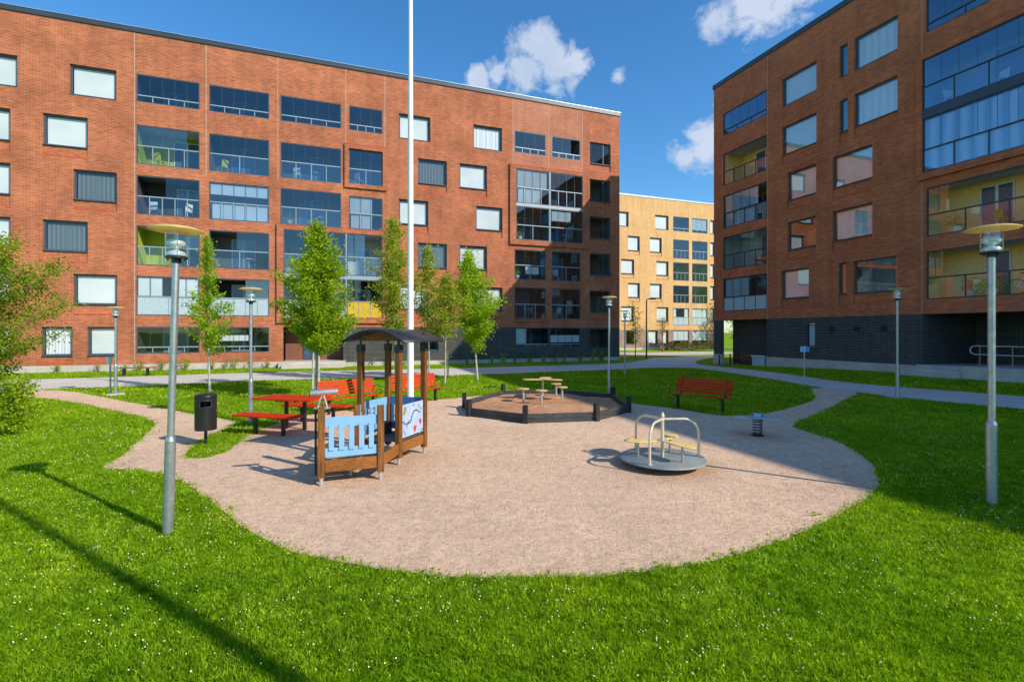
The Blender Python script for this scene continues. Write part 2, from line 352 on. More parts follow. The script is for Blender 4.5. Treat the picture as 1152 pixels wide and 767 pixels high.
def sand_mat(name, a, b_, warm):
    m, nt, out = newmat(name)
    tc = N(nt, 'ShaderNodeTexCoord'); o = tc.outputs['Object']
    n1 = noise(nt, o, 0.5, 6, 0.65); n2 = noise(nt, o, 7, 6, 0.7); n3 = noise(nt, o, 75, 4, 0.75); n4 = noise(nt, o, 22, 5, 0.7)
    c = ramp(nt, n1.outputs['Fac'], [(0.3, a), (0.55, b_), (0.75, warm)]).outputs['Color']
    c = mixc(nt, c, ramp(nt, n2.outputs['Fac'], [(0.3, (0.72, 0.71, 0.7)), (0.7, (1.14, 1.12, 1.1))]).outputs['Color'], 0.8, 'MULTIPLY')
    c = mixc(nt, c, ramp(nt, n3.outputs['Fac'], [(0.3, (0.6, 0.58, 0.56)), (0.45, (1, 1, 1)), (0.62, (1, 1, 1)), (0.72, (1.3, 1.3, 1.3))]).outputs['Color'], 0.85, 'MULTIPLY')
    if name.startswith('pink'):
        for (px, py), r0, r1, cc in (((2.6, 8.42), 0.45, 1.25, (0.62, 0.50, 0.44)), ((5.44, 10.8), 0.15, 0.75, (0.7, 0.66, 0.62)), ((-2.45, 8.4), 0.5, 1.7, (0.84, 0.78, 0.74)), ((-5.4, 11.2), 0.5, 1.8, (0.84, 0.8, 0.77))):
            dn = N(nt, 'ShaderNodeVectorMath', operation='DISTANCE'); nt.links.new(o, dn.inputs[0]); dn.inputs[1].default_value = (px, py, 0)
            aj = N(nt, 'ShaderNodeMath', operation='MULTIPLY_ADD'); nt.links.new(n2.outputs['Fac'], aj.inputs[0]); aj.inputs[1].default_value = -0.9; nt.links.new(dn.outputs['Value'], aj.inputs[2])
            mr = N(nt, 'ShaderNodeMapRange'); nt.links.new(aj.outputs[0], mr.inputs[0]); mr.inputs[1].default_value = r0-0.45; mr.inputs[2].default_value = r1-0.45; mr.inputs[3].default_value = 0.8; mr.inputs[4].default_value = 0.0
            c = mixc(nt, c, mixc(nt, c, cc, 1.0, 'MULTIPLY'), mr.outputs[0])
    c = mixc(nt, c, ramp(nt, noise(nt, o, 2.6, 7, 0.72).outputs['Fac'], [(0.36, (0.80, 0.78, 0.76)), (0.52, (1, 1, 1))]).outputs['Color'], 0.55, 'MULTIPLY')
    c = mixc(nt, c, ramp(nt, n4.outputs['Fac'], [(0.32, (0.66, 0.64, 0.63)), (0.46, (1, 1, 1)), (0.7, (1.14, 1.14, 1.14))]).outputs['Color'], 1.0, 'MULTIPLY')
    p = N(nt, 'ShaderNodeBsdfPrincipled', Roughness=0.95); p.inputs['Specular IOR Level'].default_value = 0.15
    nt.links.new(c, p.inputs['Base Color'])
    mx = N(nt, 'ShaderNodeMath', operation='MULTIPLY_ADD'); nt.links.new(n4.outputs['Fac'], mx.inputs[0]); mx.inputs[1].default_value = 1.0; nt.links.new(n3.outputs['Fac'], mx.inputs[2])
    m2 = N(nt, 'ShaderNodeMath', operation='MULTIPLY_ADD'); nt.links.new(n2.outputs['Fac'], m2.inputs[0]); m2.inputs[1].default_value = 1.6; nt.links.new(mx.outputs[0], m2.inputs[2])
    b = N(nt, 'ShaderNodeBump', Strength=0.8, Distance=0.022); nt.links.new(m2.outputs[0], b.inputs['Height']); nt.links.new(b.outputs[0], p.inputs['Normal'])
    nt.links.new(p.outputs[0], out.inputs[0]); return m
def asphalt_mat():
    m, nt, out = newmat('grey_gravelled_asphalt')
    tc = N(nt, 'ShaderNodeTexCoord'); o = tc.outputs['Object']
    n1 = noise(nt, o, 0.5, 5); n3 = noise(nt, o, 40, 4, 0.8)
    c = ramp(nt, n1.outputs['Fac'], [(0.3, (0.56, 0.53, 0.47)), (0.7, (0.66, 0.625, 0.55))]).outputs['Color']
    c = mixc(nt, c, ramp(nt, n3.outputs['Fac'], [(0.3, (0.7,)*3), (0.7, (1.25,)*3)]).outputs['Color'], 0.8, 'MULTIPLY')
    p = N(nt, 'ShaderNodeBsdfPrincipled', Roughness=0.9); nt.links.new(c, p.inputs['Base Color'])
    nt.links.new(p.outputs[0], out.inputs[0]); return m
M['ground'] = ground_mat()
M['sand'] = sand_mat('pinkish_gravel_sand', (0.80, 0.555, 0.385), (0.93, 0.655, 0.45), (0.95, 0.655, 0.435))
M['sand_box'] = sand_mat('orange_play_sand', (0.50, 0.25, 0.14), (0.66, 0.36, 0.20), (0.76, 0.50, 0.30))
M['asphalt'] = asphalt_mat()

# ------------------------------------------------------------------ world, sun, camera
SUN = Vector((0.852, -0.524, math.tan(R(34.0)))).normalized()
world = bpy.data.worlds.new('World'); scn.world = world; world.use_nodes = True
wn = world.node_tree; wn.nodes.clear()
wo = wn.nodes.new('ShaderNodeOutputWorld'); bg = wn.nodes.new('ShaderNodeBackground')
sky = wn.nodes.new('ShaderNodeTexSky'); sky.sky_type = 'NISHITA'; sky.sun_disc = False
sky.sun_elevation = R(34.0); sky.sun_rotation = math.atan2(0.852, -0.524)
sky.air_density = 1.1; sky.dust_density = 0.3; sky.ozone_density = 4.0; sky.altitude = 50
hs = wn.nodes.new('ShaderNodeHueSaturation'); hs.inputs['Saturation'].default_value = 1.22; hs.inputs['Value'].default_value = 1.0
hs.inputs['Saturation'].default_value = 1.22
wn.links.new(sky.outputs[0], hs.inputs['Color'])
wtc = wn.nodes.new('ShaderNodeTexCoord')
nrm = wn.nodes.new('ShaderNodeVectorMath'); nrm.operation = 'NORMALIZE'; wn.links.new(wtc.outputs['Generated'], nrm.inputs[0])
def wmath(op, a, b=None, clamp=False):
    n = wn.nodes.new('ShaderNodeMath'); n.operation = op; n.use_clamp = clamp
    for i, v in enumerate((a, b)):
        if v is None: continue
        if isinstance(v, (int, float)): n.inputs[i].default_value = v
        else: wn.links.new(v, n.inputs[i])
    return n.outputs[0]
# clouds: soft blobs around directions in the sky, broken up by noise
blobs = [((0.055, 1, 0.575), 0.045), ((0.03, 1, 0.54), 0.045), ((0.095, 1, 0.545), 0.042), ((0.135, 1, 0.55), 0.024), ((-0.03, 1, 0.535), 0.022), ((-0.07, 1, 0.52), 0.024), ((0.218, 1, 0.527), 0.013),
         ((0.425, 1, 0.64), 0.03), ((0.50, 1, 0.675), 0.045), ((0.57, 1, 0.70), 0.04), ((0.40, 1, 0.385), 0.042), ((0.44, 1, 0.40), 0.05), ((0.355, 1, 0.36), 0.022), 
         ((0.9, -1, 0.35), 0.1)]
acc = None
for d, r in blobs:
    v = Vector(d).normalized()
    dd = wn.nodes.new('ShaderNodeVectorMath'); dd.operation = 'DISTANCE'; wn.links.new(nrm.outputs[0], dd.inputs[0]); dd.inputs[1].default_value = v
    q = wmath('DIVIDE', dd.outputs['Value'], r); q = wmath('SUBTRACT', 1.0, q); q = wmath('MAXIMUM', q, -1.0)
    acc = q if acc is None else wmath('MAXIMUM', acc, q)
wmp = wn.nodes.new('ShaderNodeMapping'); wmp.inputs['Scale'].default_value = (1, 1, 1.25); wn.links.new(nrm.outputs[0], wmp.inputs[0])
wnz = noise(wn, wmp.outputs[0], 24, 10, 0.62); wnz.inputs['Distortion'].default_value = 0.35
dens = wmath('ADD', acc, wmath('MULTIPLY', wmath('SUBTRACT', wnz.outputs['Fac'], 0.5), 3.0))
cov = ramp(wn, wmath('MULTIPLY_ADD', dens, 1.0), [(0.3, (0, 0, 0)), (1.45, (0.82, 0.82, 0.82))])
wnz2 = noise(wn, wmp.outputs[0], 9, 4, 0.5)
ccol = ramp(wn, wnz2.outputs['Fac'], [(0.35, (3.7, 4.4, 5.6)), (0.65, (4.9, 5.3, 6.1))])
tinted = mixc(wn, hs.outputs[0], (1.08, 1.28, 1.32), 1.0, 'MULTIPLY')
wmix = mixc(wn, tinted, ccol.outputs[0], cov.outputs[0])
wn.links.new(wmix, bg.inputs['Color']); bg.inputs['Strength'].default_value = 0.15
wn.links.new(bg.outputs[0], wo.inputs[0])

sl = bpy.data.lights.new('sun', 'SUN'); sl.energy = 5.0; sl.angle = R(0.5); sl.color = (1.0, 0.90, 0.74)
so = bpy.data.objects.new('sun', sl); COL.objects.link(so); so.rotation_euler = SUN.to_track_quat('Z', 'Y').to_euler()
cam = bpy.data.cameras.new('camera'); cam.sensor_width = 36; cam.lens = 17.125; cam.shift_y = -10 / 1152; cam.clip_end = 3000; cam.clip_start = 0.05
co = bpy.data.objects.new('camera', cam); COL.objects.link(co); co.location = (0, 0, 2.3); co.rotation_euler = (R(90), 0, 0); scn.camera = co
scn.view_settings.view_transform = 'Standard'; scn.view_settings.look = 'None'; scn.view_settings.exposure = 0; scn.view_settings.gamma = 1
scn.cycles.max_bounces = 8; scn.cycles.transparent_max_bounces = 16; scn.cycles.sample_clamp_indirect = 6; scn.cycles.caustics_reflective = False; scn.cycles.caustics_refractive = False

# ------------------------------------------------------------------ ground and paths
def grid_axis(lo, hi, step, far):
    a = list(np.arange(lo, hi + 0.01, step)); f = [far, far * 0.4, far * 0.15]
    return [-x for x in f] + a + f[::-1]
xs = grid_axis(-46, 46, 1.0, 1500); ys = grid_axis(-20, 80, 1.0, 1500)
gv = [(x, y, T(x, y)) for y in ys for x in xs]; nx = len(xs)
gf = [(j*nx+i, j*nx+i+1, (j+1)*nx+i+1, (j+1)*nx+i) for j in range(len(ys)-1) for i in range(nx-1)]
mb = MB(); mb.add(gv, gf, True); tag(mb.build('ground', M['ground']), 'level lawn ground spreading around the playground and between the brick blocks', 'ground', kind='structure')

def smooth_loop(pts, step=0.25, jit=0.05, seed=1, straight=False):
    n = len(pts); out = []
    rr = random.Random(seed)
    for i in range(n):
        p0, p1, p2, p3 = [Vector(pts[(i+k-1) % n]) for k in range(4)]
        L = (p2 - p1).length; k = max(1, int(L / step))
        for j in range(k):
            t = j / k
            if straight: q = p1.lerp(p2, t)
            else: q = 0.5 * ((2*p1) + (-p0+p2)*t + (2*p0-5*p1+4*p2-p3)*t*t + (-p0+3*p1-3*p2+p3)*t**3)
            out.append((q.x + rr.gauss(0, jit), q.y + rr.gauss(0, jit)))
    return out
def drape(name, loop, mat, off, label, cat, gridstep=0.8):
    pts = [Vector(p) for p in loop]; n = len(pts)
    xs_ = [p.x for p in pts]; ys_ = [p.y for p in pts]
    gx, gy = np.meshgrid(np.arange(min(xs_), max(xs_), gridstep), np.arange(min(ys_), max(ys_), gridstep))
    P = np.stack([gx.ravel() + 0.013, gy.ravel() + 0.017], 1)
    P = P[inpoly(P, loop)]
    allp = pts + [Vector((a, b)) for a, b in P]
    r = geometry.delaunay_2d_cdt(allp, [(i, (i+1) % n) for i in range(n)], [], 1, 1e-5)
    m = MB(); m.add([(v.x, v.y, T(v.x, v.y) + off) for v in r[0]], [tuple(f) for f in r[2]], True)
    return tag(m.build(name, mat), label, cat, kind='structure')
def inpoly(P, loop):
    L = np.asarray(loop); x, y = P[:, 0], P[:, 1]; ins = np.zeros(len(P), bool); n = len(L)
    for i in range(n):
        x1, y1 = L[i]; x2, y2 = L[(i+1) % n]
        c = ((y1 > y) != (y2 > y))
        if y1 != y2: ins ^= c & (x < (x2-x1) * (y-y1) / (y2-y1) + x1)
    return ins
sand_pts = [(-19.9, 19.3), (-17.3, 18.95), (-13.2, 16.4), (-9.3, 13.9), (-7.6, 12.85), (-6.95, 12.2), (-6.75, 10.9), (-6.35, 9.6), (-6.0, 8.95), (-5.6, 8.9), (-5.55, 9.6), (-5.75, 10.4), (-5.95, 11.3), (-5.9, 12.3), (-5.5, 13.6),
            (-4.3, 15.0), (-2.4, 16.6), (-0.6, 17.9), (1.2, 18.3), (2.9, 17.2), (3.8, 15.8), (4.9, 14.6), (5.77, 13.4), (6.9, 13.55), (8.34, 14.6), (10.14, 16.3), (11.4, 18.6), (12.05, 18.9), (12.35, 17.5),
            (10.6, 15.6), (8.9, 13.9), (7.2, 12.3), (6.75, 11.5), (6.85, 10.6), (6.62, 9.5), (6.22, 8.4), (5.5, 7.3), (4.97, 6.8), (4.1, 6.12), (3.06, 5.42), (2.05, 4.92), (1.07, 4.65), (0.2, 4.56),
            (-0.65, 4.60), (-1.5, 4.78), (-2.35, 5.14), (-3.15, 5.74), (-4.05, 6.58), (-4.8, 7.25), (-5.45, 7.75), (-6.2, 8.1), (-6.9, 8.25), (-7.3, 9.1), (-8.2, 10.9), (-9.3, 12.6), (-11.6, 14.2), (-14.5, 16.0), (-18.2, 17.7), (-21, 18.6)]
sand_loop = smooth_loop(sand_pts, 0.2, 0.018, 3)
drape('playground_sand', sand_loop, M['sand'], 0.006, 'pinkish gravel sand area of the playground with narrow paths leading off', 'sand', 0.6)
asph_pts = [(-60, 2.5), (-44, 9.6), (-19.9, 18.95), (-11.87, 22.9), (-3.53, 25.6), (2.25, 28.0), (6.6, 29.8), (9.4, 30.9), (10.9, 30.4), (11.6, 28.3), (11.75, 24.3), (11.95, 22.3), (12.0, 20.0), (12.03, 18.4), (12.4, 17.5), (12.7, 16.05), (13.25, 15.0),
            (13.6, 14.1), (14.1, 13.2), (16.5, 7.5), (20.0, 0.0), (22.5, -8), (25.5, -8), (23, 0.0), (19.2, 8.0), (16.4, 15.3), (15.67, 16.9), (14.9, 18.3), (14.3, 19.8), (13.95, 21.6), (13.85, 26.1), (13.5, 31.5), (13.2, 34), (14.1, 37.4), (15.9, 40.7), (18.5, 45.2), (13.2, 43.6),
            (11.2, 40.7), (8.9, 37.0), (7.0, 35.2), (2.6, 33.3), (-4.2, 30.7), (-14.1, 27.6), (-22.2, 24.0), (-44, 15.3), (-60, 9)]
asph_loop = smooth_loop(asph_pts, 0.4, 0.025, 5)
drape('asphalt_path', asph_loop, M['asphalt'], 0.012, 'pale grey asphalt path running along both red brick blocks', 'path', 0.9)
back_loop = smooth_loop([(-30, 33.0), (9.9, 46.2), (22, 50.4), (60, 64), (57, 70), (19.5, 56.2), (8, 52.2), (-32, 38.0)], 1.0, 0.02, 9, True)
drape('rear_road', back_loop, M['concrete_lt'], 0.018, 'sunlit pale road in front of the yellow brick block', 'road', 1.5)

# ------------------------------------------------------------------ buildings
class Facade:
    """local frame: x along the facade, y outwards*o ; P maps (x, depth inwards, z)"""
    def __init__(s, root, o): s.root = root; s.o = o
    def box(s, mb, x0, x1, d0, d1, z0, z1): mb.box(x0, x1, -s.o*d0, -s.o*d1, z0, z1)
    def quad(s, mb, pts):
        if s.o > 0: pts = pts[::-1]
        mb.add([(x, -s.o*d, z) for x, d, z in pts], [tuple(range(len(pts)))])
    def wall(s, name, mat, x0, x1, z0, z1, holes, reveal=0.2, d=0.0):
        mb = MB()
        H = [(max(a, x0), min(b, x1), max(c, z0), min(e, z1)) for a, b, c, e in holes if b > x0 and a < x1 and e > z0 and c < z1]
        X = sorted({x0, x1} | {q for h in H for q in h[:2]}); Z = sorted({z0, z1} | {q for h in H for q in h[2:]})
        for k in range(len(Z)-1):
            zc = (Z[k]+Z[k+1])/2; run = None
            for i in range(len(X)-1):
                xc = (X[i]+X[i+1])/2
                solid = not any(a < xc < b and c < zc < e for a, b, c, e in H)
                if solid and run is None: run = X[i]
                if (not solid or i == len(X)-2) and run is not None:
                    xe = X[i+1] if solid else X[i]
                    s.quad(mb, [(run, d, Z[k]), (xe, d, Z[k]), (xe, d, Z[k+1]), (run, d, Z[k+1])]); run = None
        for a, b, c, e in H:
            r = reveal
            s.quad(mb, [(a, d, c), (a, d+r, c), (a, d+r, e), (a, d, e)]); s.quad(mb, [(b, d, c), (b, d, e), (b, d+r, e), (b, d+r, c)])
            s.quad(mb, [(a, d, e), (a, d+r, e), (b, d+r, e), (b, d, e)]); s.quad(mb, [(a, d, c), (b, d, c), (b, d+r, c), (a, d+r, c)])
        return mb.build(name, mat, s.root)
    def window(s, x0, x1, z0, z1, kind='blind', mull=None, setb=0.13, fr=0.09):
        mb = MB(); e = 0.003
        s.box(mb, x0+e, x0+fr, setb, setb+0.07, z0+e, z1-e); s.box(mb, x1-fr, x1-e, setb, setb+0.07, z0+e, z1-e)
        s.box(mb, x0+fr, x1-fr, setb, setb+0.07, z0+e, z0+fr*1.2); s.box(mb, x0+fr, x1-fr, setb, setb+0.07, z1-fr, z1-e)
        s.box(mb, x0+e, x1-e, -0.03, setb-0.003, z0+e, z0+0.028)           # metal sill lip
        if mull: s.box(mb, mull-0.03, mull+0.03, setb+0.002, setb+0.066, z0+fr*1.2, z1-fr)
        w = mb.build('window', M['frame'], s.root)
        mb = MB(); s.quad(mb, [(x0+fr-0.01, setb+0.03, z0+fr), (x1-fr+0.01, setb+0.03, z0+fr), (x1-fr+0.01, setb+0.03, z1-fr+0.01), (x0+fr-0.01, setb+0.03, z1-fr+0.01)])
        mb.build('pane', M['glass'], w)
        if kind in ('blind', 'vblind', 'curtain', 'halfblind'):
            mb = MB(); g = 0.05
            zz = z0 + fr if kind != 'halfblind' else z0 + (z1-z0)*0.45
            k = 16; wv = 0.0 if kind in ('blind', 'halfblind') else 0.02
            xa, xb = x0+fr+g*0.6, x1-fr-g*0.6
            for i in range(k):
                a = xa+(xb-xa)*i/k; b = xa+(xb-xa)*(i+1)/k
                da = setb+0.13+wv*(i % 2); db = setb+0.13+wv*((i+1) % 2)
                s.quad(mb, [(a, da, zz+0.03), (b, db, zz+0.03), (b, db, z1-fr-0.02), (a, da, z1-fr-0.02)])
            mb.build('blind', M['blind' if 'blind' in kind and kind != 'vblind' else kind], w)
        mb = MB(); dd = 1.6                                               # the room behind
        s.quad(mb, [(x0, setb+dd, z0-.3), (x1, setb+dd, z0-.3), (x1, setb+dd, z1), (x0, setb+dd, z1)])
        for xx in (x0, x1): s.quad(mb, [(xx, 0.21, z0-.3), (xx, setb+dd, z0-.3), (xx, setb+dd, z1), (xx, 0.21, z1)])
        s.quad(mb, [(x0, 0.21, z0-.3), (x1, 0.21, z0-.3), (x1, setb+dd, z0-.3), (x0, setb+dd, z0-.3)]); s.quad(mb, [(x0, 0.21, z1), (x1, 0.21, z1), (x1, setb+dd, z1), (x0, setb+dd, z1)])
        mb.build('room_lining', M['room'], w)
        return w
    def loggia(s, x0, x1, z0, z1, rail, back='lgrey', nposts=4, blinds=(), glass='bglass', depth=1.7, low=None, top_frac=None, door='doorglass', d0=0.02, doorx=(0.3, 0.72), open_=None, frame='frame', blindmat='blind'):
        mb = MB(); e = 0.003; f = 0.055; D = d0
        s.box(mb, x0+e, x0+f, D, D+0.07, z0+e, z1-e); s.box(mb, x1-f, x1-e, D, D+0.07, z0+e, z1-e)
        s.box(mb, x0+f, x1-f, D, D+0.07, z0+e, z0+f); s.box(mb, x0+f, x1-f, D, D+0.07, z1-f*1.2, z1-e)
        fr = mb.build('balcony', M[frame], s.root)
        mb = MB(); s.box(mb, x0+f, x1-f, D-0.015, D+0.055, rail-0.03, rail+0.03)
        for i in range(1, nposts):
            xp = x0+(x1-x0)*i/nposts
            s.box(mb, xp-0.02, xp+0.02, D+0.002, D+0.05, z0+f, rail-0.03)
        mb.build('railing', M['rail'], fr)
        mb = MB(); tf = top_frac or 0
        a, b = x0+f, x1-f
        if open_: a, b = x0+f+(x1-x0-2*f)*open_[0], x0+f+(x1-x0-2*f)*open_[1]
        s.quad(mb, [(a, D+0.03, rail+0.03), (b, D+0.03, rail+0.03), (b, D+0.03, z1-f*1.2), (a, D+0.03, z1-f*1.2)])
        nS = max(2, int((b-a)/0.62))
        mb.build('glazing', M[glass], fr)
        mj = MB()
        for i in range(1, nS): xj = a+(b-a)*i/nS; s.box(mj, xj-0.006, xj+0.006, D+0.022, D+0.038, rail+0.03, z1-f*1.2)
        mj.build('glazing_seam', M['frame'], fr)
        mb = MB(); s.quad(mb, [(x0+f, D+0.022, z0+f), (x1-f, D+0.022, z0+f), (x1-f, D+0.022, rail-0.03), (x0+f, D+0.022, rail-0.03)])
        mb.build('parapet_glass', M[low or glass], fr)
        mb = MB(); d1, d2 = D+0.075, depth; zf = z0-0.02
        s.quad(mb, [(x0, d2, zf), (x1, d2, zf), (x1, d2, z1), (x0, d2, z1)])
        for xx in (x0+0.001, x1-0.001): s.quad(mb, [(xx, d1, zf), (xx, d2, zf), (xx, d2, z1), (xx, d1, z1)])
        mb.build('recess', M[back], fr)
        sm_ = M['lwhite' if back in ('lwhite', 'lcream', 'lgreen') else 'lgrey']
        mb = MB(); s.quad(mb, [(x0, d1, z0+0.004), (x1, d1, z0+0.004), (x1, d2, z0+0.004), (x0, d2, z0+0.004)]); mb.build('floor_slab', sm_, fr)
        mb = MB(); s.quad(mb, [(x0, d1, z1-0.002), (x1, d1, z1-0.002), (x1, d2, z1-0.002), (x0, d2, z1-0.002)]); mb.build('balcony_ceiling', sm_, fr)
        da, db = x0+(x1-x0)*doorx[0], x0+(x1-x0)*doorx[1]; hz = min(z1-0.15, z0+2.1)
        mb = MB(); s.box(mb, da, db, d2-0.05, d2-0.004, z0+0.02, hz)
        mb.build('door_frame', M['doorwhite' if back in ('lgreen', 'lcream') else 'rail'], fr)
        mb = MB(); nn = 2 if db-da > 1.1 else 1
        for i in range(nn):
            s.box(mb, da+(db-da)*i/nn+0.06, da+(db-da)*(i+1)/nn-0.06, d2-0.06, d2-0.052, z0+0.1, hz-0.08)
        mb.build('door', M[door], fr)
        for a, b, zone in blinds:
            mb = MB(); xa = x0+f+(x1-x0-2*f)*a; xb = x0+f+(x1-x0-2*f)*b
            za, zb = ((rail+0.05, z1-f*1.4) if zone == 'up' else (z0+f+0.03, rail-0.05)) if isinstance(zone, str) else zone
            k = max(1, round((xb-xa)/0.62))
            for i in range(k):
                s.box(mb, xa+(xb-xa)*i/k+0.012, xa+(xb-xa)*(i+1)/k-0.012, D+0.085, D+0.095, za, zb)
            mb.build('blind', M[blindmat], fr)
        return fr
    def sillpanel(s, x0, x1, z1, drop=0.57, mat='brick'):
        mb = MB(); s.quad(mb, [(x0, 0.07, z1-drop), (x1, 0.07, z1-drop), (x1, 0.07, z1), (x0, 0.07, z1)])
        p = mb.build('recessed_panel', M[mat], s.root)
        mb = MB(); s.box(mb, x0+0.002, x1-0.002, -0.012, 0.069, z1-drop+0.002, z1-drop+0.055)
        mb.build('flashing', M['red_sill'], p)
    def surround(s, x0, x1, z0, z1, ix0, ix1, iz0, iz1, mat, pr=0.16):
        mb = MB()
        s.box(mb, x0, ix0, -pr, -0.002, z0, z1); s.box(mb, ix1, x1, -pr, -0.002, z0, z1)
        s.box(mb, ix0, ix1, -pr, -0.002, z0, iz0); s.box(mb, ix0, ix1, -pr, -0.002, iz1, z1)
        o = mb.build('brick_surround', M[mat], s.root)
        mb = MB(); s.box(mb, x0-0.01, x1+0.01, -pr-0.015, -0.002, z1+0.001, z1+0.03); mb.build('flashing', M['red_sill'], o)
    def lining(s, x0, x1, z0, z1, mat, pr=0.16):   # sides of an opening inside a projecting surround
        pass

def roof_and_shell(F, root, x0, x1, depth, z1, mat, fas='fascia', h=0.27, basez=2.65, basemat='brick_dark'):
    mb = MB()
    F.quad(mb, [(x0, 0, basez), (x0, depth, basez), (x0, depth, z1), (x0, 0, z1)]); F.quad(mb, [(x1, 0, basez), (x1, depth, basez), (x1, depth, z1), (x1, 0, z1)])
    F.quad(mb, [(x0, depth, 0), (x1, depth, 0), (x1, depth, z1), (x0, depth, z1)])
    mb.build('wall', M[mat], root)
    mb = MB(); F.box(mb, x0-0.06, x1+0.06, -0.07, depth+0.07, z1, z1+h); o = mb.build('roof', M[fas], root, 0.01)
    mb = MB(); F.box(mb, x0-0.09, x1+0.09, -0.1, depth+0.1, z1+h+0.002, z1+h+0.035); mb.build('coping', M['coping'], o)
    if basez > 0:
        mb = MB()
        F.quad(mb, [(x1, 0, -0.3), (x1, depth, -0.3), (x1, depth, basez), (x1, 0, basez)])
        if x0 != 0 or F.o > 0: F.quad(mb, [(x0, 0, -0.3), (x0, depth, -0.3), (x0, depth, basez), (x0, 0, basez)])
        mb.build('base_wall', M[basemat], root)
    # dark core so that daylight never shows through the openings
    mb = MB(); F.box(mb, x0+0.3, x1-0.3, 2.2, depth-0.3, 0.1 if basez == 2.65 else 3.4, z1-0.1); mb.build('inner_core', M['dark'], root)

# ---- left block
A1 = math.atan2(-0.3404, -0.9403)
lb = thing('apartment_building', 'long six storey red brick apartment block with glazed balconies behind the trees', 'building', (8.84, 40.05, 0), A1)
F = Facade(lb, 1)
LX = 50.0; ZR = 20.0
wins, logs, holes = [], [], []
# (x0,x1,row,kind)
ROWT = {1: (15.83, 17.58), 2: (12.82, 14.6), 3: (9.85, 11.6), 4: (6.87, 8.63), 5: (3.87, 5.63), 6: (0.93, 2.6)}
W = [(34.0, 36.2, 1, 'blind'), (38.5, 40.7, 1, 'blind'), (15.6, 17.8, 1, 'blind'), (10.2, 12.42, 1, 'curtain'), (0.84, 2.76, 1, None),
     (35.35, 37.4, 2, 'blind'), (38.8, 40.9, 2, 'blind'), (14.4, 16.47, 2, 'vblind'), (11.38, 13.46, 2, 'blind'), (0.84, 2.76, 2, None),
     (33.97, 36.02, 3, 'vblind'), (38.8, 40.9, 3, 'blind'), (15.74, 17.8, 3, 'blind'), (10.16, 12.22, 3, 'blind'), (0.84, 2.76, 3, None),
     (35.35, 37.4, 4, 'vblind'), (38.8, 40.9, 4, 'blind'), (14.4, 16.47, 4, 'vblind'), (11.38, 13.46, 4, 'blind'), (0.84, 2.76, 4, None),
     (33.97, 36.02, 5, 'blind'), (38.8, 40.9, 5, 'blind'), (15.74, 17.8, 5, 'curtain'), (10.16, 12.22, 5, 'blind'), (0.84, 2.76, 5, None),
     (36.06, 37.47, 6, 'curtain'), (33.95, 35.38, 6, 'blind'), (38.8, 40.2, 6, 'curtain'), (15.0, 16.4, 6, None), (0.84, 2.76, 6, None)]
for x0, x1, r, k in W:
    z0, z1 = ROWT[r]
    F.window(x0, x1, z0, z1, k, mull=(x0+0.62 if k is None and r < 6 else None))
    if r in (2, 3, 4, 5) or (r == 1 and x0 < 2) or (r == 6 and x0 > 30):
        dr = 0.57 if r != 6 else 0.42
        F.sillpanel(x0, x1, z0, dr, 'brick'); holes.append((x0, x1, z0-dr, z1))
    else: holes.append((x0, x1, z0, z1))
cols = {'A': (29.8, 33.03), 'B': (25.95, 29.3), 'C': (21.6, 25.3), 'D': (18.9, 21.1), 'E': (6.61, 9.2), 'F': (3.6, 6.1)}
def LG(c, z0, z1, rail, **k):
    x0, x1 = cols[c] if isinstance(c, str) else c
    F.loggia(x0, x1, z0, z1, rail, **k); holes.append((x0, x1, z0, z1))
for c in 'ABCDEF': LG(c, 15.93, 17.58, 16.33, back='ldark' if c in 'AB' else 'lgrey', nposts=4, glass='bglass2', door='doorglass', open_=(0.32, 1) if c == 'F' else None)
LG('A', 12.25, 14.57, 13.35, back='lgreen', nposts=4, glass='bglass', low='bglass_clear', open_=(0.2, 1), doorx=(0.1, 0.55))
LG('B', 12.25, 14.57, 13.35, back='lgrey', nposts=2, glass='bglass2', low='bglass')
LG('C', 12.25, 14.57, 13.35, back='lgrey', nposts=4, glass='bglass2', low='bglass')
LG('D', 12.3, 14.66, 13.34, back='lgrey', nposts=2, glass='bglass2', low='bglass')
LG('A', 9.27, 11.6, 10.36, back='ldark', nposts=5, glass='bglass_clear', open_=(0.0, 0.55), doorx=(0.15, 0.5))
LG('B', 9.27, 11.6, 10.36, back='lgrey', nposts=5, glass='bglass', blinds=[(0.0, 1.0, (10.85, 11.5)), (0.0, 0.97, 'low')])
LG('C', 9.27, 11.6, 10.39, back='lgrey', nposts=4, glass='bglass2', low='bglass')
LG('D', 9.27, 11.5, 10.33, back='lgrey', nposts=3, glass='bglass2', blinds=[(0.3, 1.0, 'up'), (0.32, 0.97, 'low')])
LG('A', 6.27, 8.62, 7.38, back='lgreen', nposts=5, glass='bglass', low='bglass_clear', open_=(0.0, 0.4), doorx=(0.1, 0.5))
LG('B', 6.27, 8.62, 7.38, back='lgrey', nposts=2, glass='bglass2', low='bglass_clear', open_=(0, 0.55))
LG('A', 3.3, 5.63, 4.42, back='ldark', nposts=2, glass='bglass_clear', low='frosted', blinds=[(0.6, 1.0, 'up'), (0.0, 0.45, 'up')])
LG('B', 3.3, 5.63, 4.42, back='ldark', nposts=5, glass='bglass', low='frosted', open_=(0, 0.4), blinds=[(0.05, 0.95, 'low')])
LG('A', 1.02, 2.62, 1.4, back='ldark', nposts=4, glass='bglass_clear', low='bglass_clear')
LG('B', 1.02, 2.62, 1.4, back='ldark', nposts=4, glass='bglass_clear', low='bglass_clear', blinds=[(0.35, 0.85, (1.75, 2.1))])
